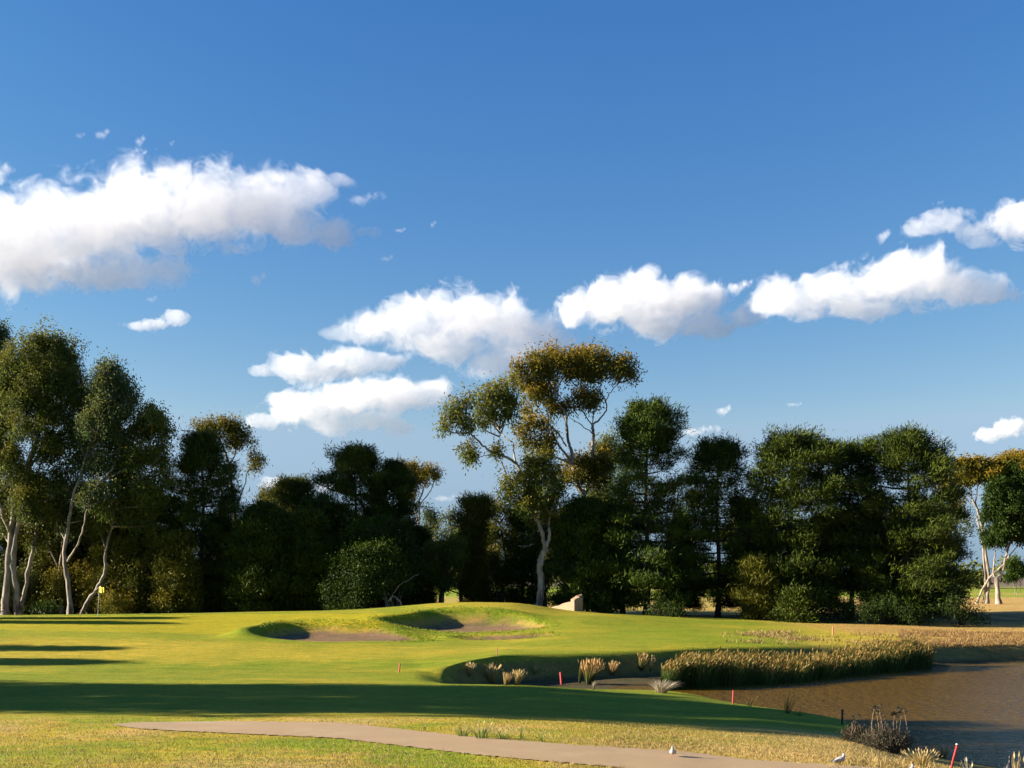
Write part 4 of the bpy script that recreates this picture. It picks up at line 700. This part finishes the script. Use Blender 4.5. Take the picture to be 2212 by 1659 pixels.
stake('black_post', 'short black wooden post at the near water edge', 1819, 1566, 1532, 4.6, 'black', 1, cat='post', group=None)
p_ = hit(211, 1333, 60, 95); k = p_[1]/F; t = empty('golf_flag', p_, -.6); tag(t, 'yellow golf flag on a thin leaning pole standing in the green', 'flag')
a = MB(); a.tube([(0, 0, -.1), (0, 0, .1), (3.0*k, 0, 34*k), (5.5*k, 0, 67*k)], [.016, .016, .015, .012], 8); a.build('pole', M['white'], t, smooth=True)
fl = MB(); nx, ny = 15, 9; V = []
for i in range(nx):
    for j in range(ny): s_, q = i/(nx-1), j/(ny-1); V.append(((5.5-.9*(1-q))*k+s_*.54, .05*math.sin(s_*8+q*1.5)*(.3+s_), (65.5-13*(1-q))*k-.05*s_*s_+.02*math.sin(s_*7)))
fl.add(V, [(i*ny+j, (i+1)*ny+j, (i+1)*ny+j+1, i*ny+j+1) for i in range(nx-1) for j in range(ny-1)]); fo = fl.build('flag_cloth', flatmat('yellow_cloth', (.80, .66, .02), .7, (.70, .55, .015)), t, smooth=True)
md = fo.modifiers.new('s', 'SOLIDIFY'); md.thickness = .006
a = MB(); a.tube([(0, 0, .004), (0, 0, .009)], .054, 18); a.build('hole_rim', M['white'], t)
p_ = hit(567, 1343, 60, 95); a = MB(); a.add(np.zeros((0, 3)), np.zeros((0, 4), int)); bm = bmesh.new(); bmesh.ops.create_icosphere(bm, subdivisions=3, radius=.024); me = bpy.data.meshes.new('golf_ball')
for v in bm.verts: v.co += v.co.normalized()*.0006*math.sin(v.co.x*900)*math.sin(v.co.z*900)
bm.to_mesh(me); bm.free(); me.materials.append(M['white']); o = bpy.data.objects.new('golf_ball', me); COL.objects.link(o); o.location = p_+[0, 0, .022]; tag(o, 'white golf ball lying on the green right of the flag', 'golf ball')

# ------------------------------------------------------------------ sandstone block and shed
st_m, nt, p, N = nmat('sandstone'); tc = N('TexCoord'); mp = N('Mapping'); mp.inputs['Scale'].default_value = (3, 3, .7); nt.links.new(tc.outputs['Object'], mp.inputs[0])
c = mixc(nt, noise(nt, mp.outputs[0], 1.5, 6, .65), (.30, .20, .12), (.22, .14, .085)); c = mixc(nt, mrange(nt, noise(nt, tc.outputs['Object'], .8, 3), .5, .7, 0, .5), c, (.36, .26, .17)); nt.links.new(c, p.inputs['Base Color']); p.inputs['Roughness'].default_value = .9
bp = N('Bump'); bp.inputs['Strength'].default_value = .5; bp.inputs['Distance'].default_value = .05; nt.links.new(noise(nt, mp.outputs[0], 5, 5), bp.inputs['Height']); nt.links.new(bp.outputs[0], p.inputs['Normal'])
A0 = W3(1190.5, 1321, 94.6); B0 = W3(1240.5, 1320, 92.2); C0 = W3(1259, 1318, 92.7); zb = min(gz(A0[0], 94.6), gz(B0[0], 92.2))-.15
t = empty('stone_block', (B0[0], 92.2, zb)); tag(t, 'slanting sandstone block with a dark square opening at the foot of the trees', 'stone block')
def wedge(mb, p, q, z0, z1, zb0, zb1, dep, nz=6):
    """a standing slab from p to q, top running from z0 to z1, with an uneven top edge"""
    p = np.array(p[:2]); q = np.array(q[:2]); d = unit([*(q-p), 0])[:2]; nrm = np.array([-d[1], d[0]])*dep; V = []
    for i in range(nz+1):
        s_ = i/nz; c_ = p+(q-p)*s_; zt = z0+(z1-z0)*s_+(.04*math.sin(i*2.3) if 0 < i < nz else 0); zbb = zb0+(zb1-zb0)*s_
        V += [(*c_, zbb), (*c_, zt), (*(c_+nrm), zt+.03), (*(c_+nrm), zbb)]
    Fq = [(0, 1, 2, 3), (nz*4, nz*4+3, nz*4+2, nz*4+1)]
    for i in range(nz): a_ = i*4; b_ = a_+4; Fq += [(a_, b_, b_+1, a_+1), (a_+1, b_+1, b_+2, a_+2), (a_+2, b_+2, b_+3, a_+3), (a_+3, b_+3, b_, a_)]
    mb.add(V, Fq)
zt = lambda v, D: CZ-(v-VH)*D/F
a = MB(); wedge(a, A0, B0, zt(1312.5, 94.6), zt(1296, 92.2), zb, zb, .8); a.build('sloping_wall', st_m, t, (B0[0], 92.2, zb))
e = lambda s_: B0+(C0-B0)*s_
a = MB(); wedge(a, e(.01), e(.16), zt(1296, 92.3), zt(1294, 92.5), zb, zb, .5, 2); wedge(a, e(.162), e(.60), zt(1294, 92.5), zt(1289, 92.6), zt(1301, 92.5), zt(1301, 92.6), .5, 3); wedge(a, e(.602), e(1), zt(1289, 92.6), zt(1292, 92.7), zb, zb, .5, 3); a.build('opening_surround', st_m, t, (B0[0], 92.2, zb))
a = MB(); f_ = e(.1)+[-.02, .62, 0]; g_ = e(.7)+[-.02, .62, 0]; wedge(a, f_, g_, zt(1298, 93), zt(1298, 93), zb, zb, .3, 2); a.build('recess_back', flatmat('recess_shade', (.05, .04, .035), .9), t, (B0[0], 92.2, zb))  # back of the opening coloured dark to stand for the shade inside
a = MB(); q = W3(1247, 1291, 92.8); a.tube([q+[-.5, .3, -.25], q+[0, .35, .05], q+[.38, .4, .17], q+[.5, .4, .0]], [.05, .14, .13, .04], 7); a.build('loose_stone', st_m, t, (B0[0], 92.2, zb))
SD = 124; sx0, sx1 = (316-U0)*SD/F, (426-U0)*SD/F; sz = gz((sx0+sx1)/2, SD)-.05; t = empty('shed', ((sx0+sx1)/2, SD, sz)); tag(t, 'pale grey shed glimpsed between the trunks left of the tall dark pine', 'shed'); Wd = sx1-sx0; hw = Wd/2; sh_ = zt(1298, SD)-sz
n_ = 72; V = []
for i in range(n_+1):
    xx = -hw+Wd*i/n_; yy = .03*(1 if i % 4 in (0, 1) else 0); V += [(xx, -yy, 0), (xx, -yy, sh_)]
a = MB(); a.add(V, [(2*i, 2*i+2, 2*i+3, 2*i+1) for i in range(n_)]); a.box((-hw, .01, 0), (-hw+.08, 4, sh_)); a.box((hw-.08, .01, 0), (hw, 4, sh_)); a.box((-hw+.08, 3.92, 0), (hw-.08, 4, sh_)); a.build('wall', flatmat('zinc', (.45, .46, .50), .5), t)
a = MB(); a.add([(-hw-.2, -.25, sh_+.01), (hw+.2, -.25, sh_+.01), (hw+.2, 2, sh_+.7), (-hw-.2, 2, sh_+.7), (-hw-.2, 4.25, sh_+.01), (hw+.2, 4.25, sh_+.01), (-hw-.2, -.25, sh_+.07), (hw+.2, -.25, sh_+.07), (hw+.2, 2, sh_+.77), (-hw-.2, 2, sh_+.77), (-hw-.2, 4.25, sh_+.07), (hw+.2, 4.25, sh_+.07)], [(0,3,2,1),(3,4,5,2),(6,7,8,9),(9,8,11,10),(0,1,7,6),(4,10,11,5),(0,6,9,3),(3,9,10,4),(1,2,8,7),(2,5,11,8)]); a.build('roof', flatmat('roof_steel', (.60, .60, .60), .4), t)
a = MB(); a.box((.9, -.09, .02), (2.0, -.045, min(2.0, sh_-.1))); a.build('door', flatmat('grey_door', (.25, .26, .28), .6), t)

# ------------------------------------------------------------------ birds
def ramp_mat(name, stops, rough=.7):
    m, nt, p, N = nmat(name); cr = N('ValToRGB'); els = cr.color_ramp.elements; els[0].position, els[0].color = stops[0][0], (*stops[0][1], 1); els[1].position, els[1].color = stops[-1][0], (*stops[-1][1], 1)
    for q, c_ in stops[1:-1]: e_ = els.new(q); e_.color = (*c_, 1)
    tc = N('TexCoord'); nt.links.new(attr(nt, 'tint').outputs['Fac'], cr.inputs[0]); nt.links.new(mixc(nt, mrange(nt, noise(nt, tc.outputs['Object'], 90, 3), .4, .7, 0, .25), cr.outputs[0], (.2, .18, .17), 'MULTIPLY'), p.inputs['Base Color']); p.inputs['Roughness'].default_value = rough; return m
PG = ramp_mat('pigeon_feather', [(0, (.05, .045, .04)), (.2, (.16, .145, .13)), (.5, (.30, .285, .28)), (.8, (.42, .40, .41)), (1, (.40, .39, .40))])
LEG = flatmat('pink_leg', (.45, .13, .10), .6); BK = flatmat('dark_beak', (.04, .035, .035), .5); EYE = flatmat('orange_eye', (.5, .12, .02), .3)
def loft(mb, S_, n=16, flat=1.0):
    """one continuous body: (x, z, half width, half height, tint) rings along the spine"""
    S_ = np.array(S_, float); t_ = smooth_line(S_, 4); P_ = t_[:, :2]; T = np.gradient(P_, axis=0); T /= np.linalg.norm(T, axis=1)[:, None]+1e-9; nr = np.stack([-T[:, 1], T[:, 0]], 1); th = np.arange(n)*2*np.pi/n
    V = np.zeros((len(t_), n, 3)); V[:, :, 0] = P_[:, 0:1]+nr[:, 0:1]*np.sin(th)*t_[:, 3:4]; V[:, :, 2] = P_[:, 1:2]+nr[:, 1:2]*np.sin(th)*t_[:, 3:4]; V[:, :, 1] = np.cos(th)*t_[:, 2:3]
    k = len(t_); Q = [(i*n+j, (i+1)*n+j, (i+1)*n+(j+1) % n, i*n+(j+1) % n) for i in range(k-1) for j in range(n)]
    mb.add(V.reshape(-1, 3), Q, 0, np.repeat(t_[:, 4], n))
def pigeon(label, p_, rz, s=1.0):
    t = empty('pigeon', p_, rz); t.scale = (s, s, s); tag(t, label, 'pigeon', 'crested pigeons near the path')
    b = MB(); loft(b, [(-.185, .052, .012, .002, 0), (-.165, .054, .020, .006, 0), (-.12, .062, .024, .014, .15), (-.07, .076, .040, .030, .4), (-.02, .090, .052, .045, .5), (.03, .104, .052, .050, .6), (.058, .128, .038, .040, .8), (.068, .158, .022, .024, .85), (.074, .180, .020, .022, 1), (.088, .190, .015, .016, 1), (.097, .190, .004, .005, 1)]); b.build('body', PG, t, smooth=True)
    for sd in (-1, 1):
        w_ = MB(); xs = np.linspace(0, 1, 9); V = []
        for q in xs:
            for j in range(7):
                f = j/6; V.append((.045-.19*q, sd*(.050*math.sin(math.pi*min(1, .25+.75*(1-q)))+.006), .118-.055*q-(f-.3)*.062*math.sin(math.pi*(.12+.86*(1-q)))))
        w_.add(V, [(i*7+j, (i+1)*7+j, (i+1)*7+j+1, i*7+j+1) for i in range(8) for j in range(6)], 0, np.repeat(.18+.25*(1-xs), 7)); wo = w_.build('wing', PG, t, smooth=True); m_ = wo.modifiers.new('s', 'SOLIDIFY'); m_.thickness = .008; m_.offset = 0
        l_ = MB(); l_.tube([(.0, sd*.018, .065), (.006, sd*.02, .03), (.0, sd*.02, .004)], [.009, .004, .003], 6)
        for a_ in (-.5, 0, .5, math.pi): l_.tube([(0, sd*.02, .005), (.018*math.cos(a_), sd*.02+.018*math.sin(a_), .003)], [.003, .0015], 4)
        l_.build('leg', LEG, t)
        e_ = MB(); e_.tube([(.082, sd*.0165, .191), (.082, sd*.0205, .191)], [.005, .003], 8); e_.build('eye', EYE, t)
    c_ = MB(); c_.tube([(.072, 0, .198), (.066, 0, .215), (.056, 0, .242)], [.008, .005, .001], 6); c_.build('crest', BK, t)
    c_ = MB(); c_.tube([(.100, 0, .190), (.112, 0, .188), (.122, 0, .184)], [.005, .0035, .001], 6); c_.build('beak', BK, t)
    return t
p_ = hit(1453, 1638, 15, 40); p_[2] = gz(p_[0], p_[1])+.02; pigeon('pale crested pigeon walking on the path, facing the viewer', p_, -1.75, 1.02)
p_ = hit(1814, 1652, 15, 40); p_[2] = gz(p_[0], p_[1]); pigeon('grey crested pigeon in profile on dry grass at the end of the path', p_, .08, 1.0)
p_ = np.array([(1968-U0)*18.9/F, 18.9, 0]); p_[2] = CZ-(1647-VH)*18.9/F-.235; pigeon('crested pigeon cut off by the bottom edge among golden weeds', p_, .9, 1.0)
CM = ramp_mat('cormorant_feather', [(0, (.012, .012, .014)), (.5, (.015, .015, .018)), (1, (.018, .018, .02))], .45)
def cormorant(label, p_, rz, s):
    t = empty('cormorant', p_, rz); t.scale = (s, s, s); tag(t, label, 'waterbird', 'black waterbirds on the shore')
    b = MB(); loft(b, [(-.20, .02, .03, .004, 0), (-.16, .08, .035, .012, 0), (-.10, .17, .055, .05, .2), (-.05, .27, .075, .075, .4), (-.01, .37, .07, .068, .5), (.02, .45, .04, .045, .6), (.025, .52, .024, .026, .7), (.015, .58, .021, .022, .8), (.03, .625, .024, .024, .9), (.06, .64, .02, .018, 1), (.085, .638, .008, .008, 1)]); b.build('body', CM, t, smooth=True)
    b = MB(); loft(b, [(.005, .22, .03, .01, 0), (.035, .30, .048, .03, 0), (.045, .38, .045, .03, 0), (.05, .46, .024, .014, 0), (.046, .53, .012, .008, 0)]); b.build('white_breast', flatmat('white_feather', (.6, .6, .58), .8), t, smooth=True)
    for sd in (-1, 1):
        w_ = MB(); w_.tube([(-.02, sd*.062, .40), (-.07, sd*.08, .30), (-.13, sd*.066, .18), (-.17, sd*.04, .09)], [.025, .034, .026, .006], 8); w_.build('wing', CM, t, smooth=True)
        l_ = MB(); l_.tube([(-.02, sd*.035, .20), (0, sd*.04, .06), (.0, sd*.04, .01)], [.02, .009, .008], 6)
        for a_ in (-.4, 0, .4): l_.tube([(0, sd*.04, .01), (.055*math.cos(a_), sd*.04+.055*math.sin(a_), .004)], [.008, .003], 4)
        l_.build('leg', BK, t)
    b = MB(); b.tube([(.085, 0, .638), (.12, 0, .636), (.138, 0, .630), (.14, 0, .618)], [.008, .005, .004, .001], 6); b.build('beak', BK, t)
    return t
D = 27.5; p_ = np.array([(2180-U0)*D/F, D, 0]); p_[2] = gz(p_[0], D); h_ = CZ-(1631-VH)*D/F-p_[2]; cormorant('black waterbird with a white breast standing upright at the lower right', p_, .5, h_/.66)
D = 27.0; p_ = np.array([(2203-U0)*D/F, D, 0]); p_[2] = gz(p_[0], D); h_ = CZ-(1650-VH)*D/F-p_[2]; cormorant('smaller black waterbird right of the upright one, only its head in view', p_, .3, max(.5, h_/.66))
# ------------------------------------------------------------------ clouds: closed bodies of scattering air high above the far ground
def cloud(label, D, dens, lobes, amp=3.0, nsc=58, bias=.90, fade=7, seed=1):
    k = D/F; r = random.Random(seed)
    L = [((u-U0)*k, r.uniform(-.25, .25)*max(rv*1.4, ru*.5)*k, -(v-VH)*k+CZ, ru*k, max(rv*1.4, ru*.5)*k, rv*k) for u, v, ru, rv in lobes]
    c = np.mean([l[:3] for l in L], axis=0); bm = bmesh.new()
    for x, y, z, a, b, d in L:
        g_ = bmesh.ops.create_icosphere(bm, subdivisions=3, radius=1)
        for v in g_['verts']: v.co = Vector((v.co.x*a*1.4+x-c[0], v.co.y*b*1.4+y-c[1], v.co.z*d*1.4+z-c[2]))
    me = bpy.data.meshes.new('tmp'); bm.to_mesh(me); bm.free(); o = bpy.data.objects.new('cloud', me); COL.objects.link(o)
    md = o.modifiers.new('r', 'REMESH'); md.mode = 'VOXEL'; md.voxel_size = max(.07*max(l[3] for l in L), 1.2*k)
    dg = bpy.context.evaluated_depsgraph_get(); m2 = bpy.data.meshes.new_from_object(o.evaluated_get(dg)); o.modifiers.clear(); o.data = m2; m2.name = 'cloud'; bpy.data.meshes.remove(me); m2.materials.clear()
    o.location = (c[0], D+c[1], c[2])
    mt = bpy.data.materials.new('cloud_vapour'); mt.use_nodes = True; n = mt.node_tree; n.nodes.clear(); N = lambda t: n.nodes.new('ShaderNode'+t)
    tc = N('TexCoord'); out = N('OutputMaterial'); P_ = tc.outputs['Object']; n1 = noise(n, P_, 1/(nsc*k), 9, .66, .6)
    acc = None
    for x, y, z, a, b, d in L:
        m = N('Mapping'); m.vector_type = 'POINT'; m.inputs['Scale'].default_value = (1/a, 1/b, 1/d); m.inputs['Location'].default_value = (-(x-c[0])/a, -(y-c[1])/b, -(z-c[2])/d); n.links.new(P_, m.inputs['Vector'])
        ln = N('VectorMath'); ln.operation = 'LENGTH'; n.links.new(m.outputs[0], ln.inputs[0])
        if acc is None: acc = ln.outputs['Value']
        else:
            q = N('Math'); q.operation = 'SMOOTH_MIN'; q.inputs[2].default_value = .25; n.links.new(acc, q.inputs[0]); n.links.new(ln.outputs['Value'], q.inputs[1]); acc = q.outputs[0]
    a1 = N('Math'); a1.operation = 'MULTIPLY_ADD'; a1.inputs[1].default_value = amp; a1.inputs[2].default_value = -amp/2+bias; n.links.new(n1, a1.inputs[0])
    a2 = N('Math'); a2.operation = 'SUBTRACT'; n.links.new(a1.outputs[0], a2.inputs[0]); n.links.new(acc, a2.inputs[1])
    a3 = N('Math'); a3.operation = 'MULTIPLY'; a3.use_clamp = True; a3.inputs[1].default_value = fade; n.links.new(a2.outputs[0], a3.inputs[0])
    a4 = N('Math'); a4.operation = 'MULTIPLY'; a4.inputs[1].default_value = dens; n.links.new(a3.outputs[0], a4.inputs[0])
    pv = N('VolumePrincipled'); pv.inputs['Color'].default_value = (1, 1, 1, 1); pv.inputs['Anisotropy'].default_value = -.1
    n.links.new(a4.outputs[0], pv.inputs['Density']); n.links.new(pv.outputs[0], out.inputs['Volume']); m2.materials.append(mt)
    tag(o, label, 'cloud', 'white clouds in the blue sky'); return o
CD = 1500
cloud('largest white cloud, filling the left of the sky with a grey underside', 1500, .0135, [(-80,540,190,105),(60,505,150,98),(190,480,150,92),(320,458,140,92),(450,448,140,88),(570,440,110,76),(660,405,80,40),(725,388,60,16),(60,592,160,44),(230,600,140,34),(330,580,80,38),(720,500,46,36),(640,480,70,52),(790,503,36,14)], seed=1)
cloud('broad white cloud in the middle of the sky left of the tall gum', 1950, .012, [(735,718,52,18),(800,705,75,38),(890,692,95,50),(990,690,110,62),(1090,690,80,66),(1140,730,85,48),(1070,785,75,38),(960,745,130,40),(1200,735,50,30),(1130,760,90,36)], seed=2)
cloud('long flat cloud tucked under the left end of the middle cloud', 2350, .013, [(575,802,40,16),(640,788,65,36),(740,785,70,34),(815,785,55,24),(690,800,90,26)], seed=3)
cloud('lowest wide white cloud in the middle, above the skyline gums', 2750, .011, [(575,908,45,20),(650,885,80,42),(740,862,95,48),(840,855,100,46),(925,845,60,32),(700,915,55,26),(800,905,60,28),(860,918,40,20)], seed=4)
cloud('lumpy white cloud above and right of the tall umbrella gum', 3200, .011, [(1240,668,40,38),(1310,650,65,54),(1400,640,85,60),(1490,640,75,52),(1420,690,110,40),(1520,700,80,30),(1600,690,50,26),(1650,655,36,16)], seed=5)
cloud('longest white cloud on the right with a high rounded crest', 1250, .020, [(1680,640,58,46),(1750,640,80,44),(1840,625,90,52),(1930,605,80,62),(1990,600,65,60),(2060,625,75,42),(2140,625,60,38),(1850,660,130,28)], seed=6)
cloud('ragged cloud cut off by the right edge, high above the longest one', 1000, .024, [(1990,495,42,20),(2050,472,55,28),(2110,498,40,22),(2170,482,50,40),(2230,480,50,44),(2130,522,32,16)], amp=3.8, seed=7)
cloud('small flat cloud low on the left under the largest cloud', 2100, .022, [(300,704,36,11),(340,698,40,14),(378,688,28,18)], nsc=35, seed=8)
cloud('small bright cloud low at the right edge', 2500, .020, [(2138,938,34,16),(2175,925,38,24)], nsc=40, seed=9)
cloud('low cloud bank just above the left tree tops', 3600, .009, [(600,1042,42,16),(650,1050,50,14),(690,1055,40,12)], nsc=40, seed=10)
wisp = [(1512,930,42,13,.012),(1568,885,20,14,.012),(226,288,22,12,.010),(304,302,14,14,.010),(562,600,24,18,.008),(1912,508,16,18,.010),(840,557,17,9,.010),(1600,618,32,18,.015),(1722,873,24,7,.007),(972,1075,40,10,.006),(8,372,22,26,.010),(790,430,40,16,.007),(868,497,16,7,.014),(2015,950,34,12,.006),(1905,965,30,14,.012),(330,645,16,9,.007),(175,292,14,9,.007),(372,308,8,8,.008),(936,483,9,9,.006),(1310,945,12,12,.01)]
names = ['faint wisp right of the tall round-headed pine', 'small slanting wisp above the pines, right of centre', 'faint wisp high on the left, above the largest cloud', 'tiny slanting wisp high on the left', 'faint tuft under the right end of the largest cloud', 'thin tuft left of the ragged cloud at the right edge', 'tiny tuft below the tip of the largest cloud', 'torn puff bridging the two long clouds on the right', 'faint streak below the longest cloud', 'faint low streak above the skyline between the gums', 'thin veil at the left edge above the largest cloud', 'veil trailing off the upper tip of the largest cloud', 'bright fleck off the lower tip of the largest cloud', 'faint streak left of the small bright cloud at the right edge', 'low puff behind the tops of the right-hand pines', 'tiny fleck above the small flat cloud on the left', 'faintest fleck high on the far left', 'tiny fleck right of the slanting wisp high on the left', 'tiny fleck in open sky right of the largest cloud', 'small puff just left of the tall round-headed pine']
for i, (u, v, a, b, d) in enumerate(wisp):
    cloud(names[i], CD+i*9+(600 if u > 900 else 0), d*2.2, [(u-a*.3, v+b*.15, a*.8, b*.8), (u+a*.35, v-b*.25, a*.7, b*.75)], amp=3.6, nsc=26, bias=.72, fade=2.2, seed=20+i)
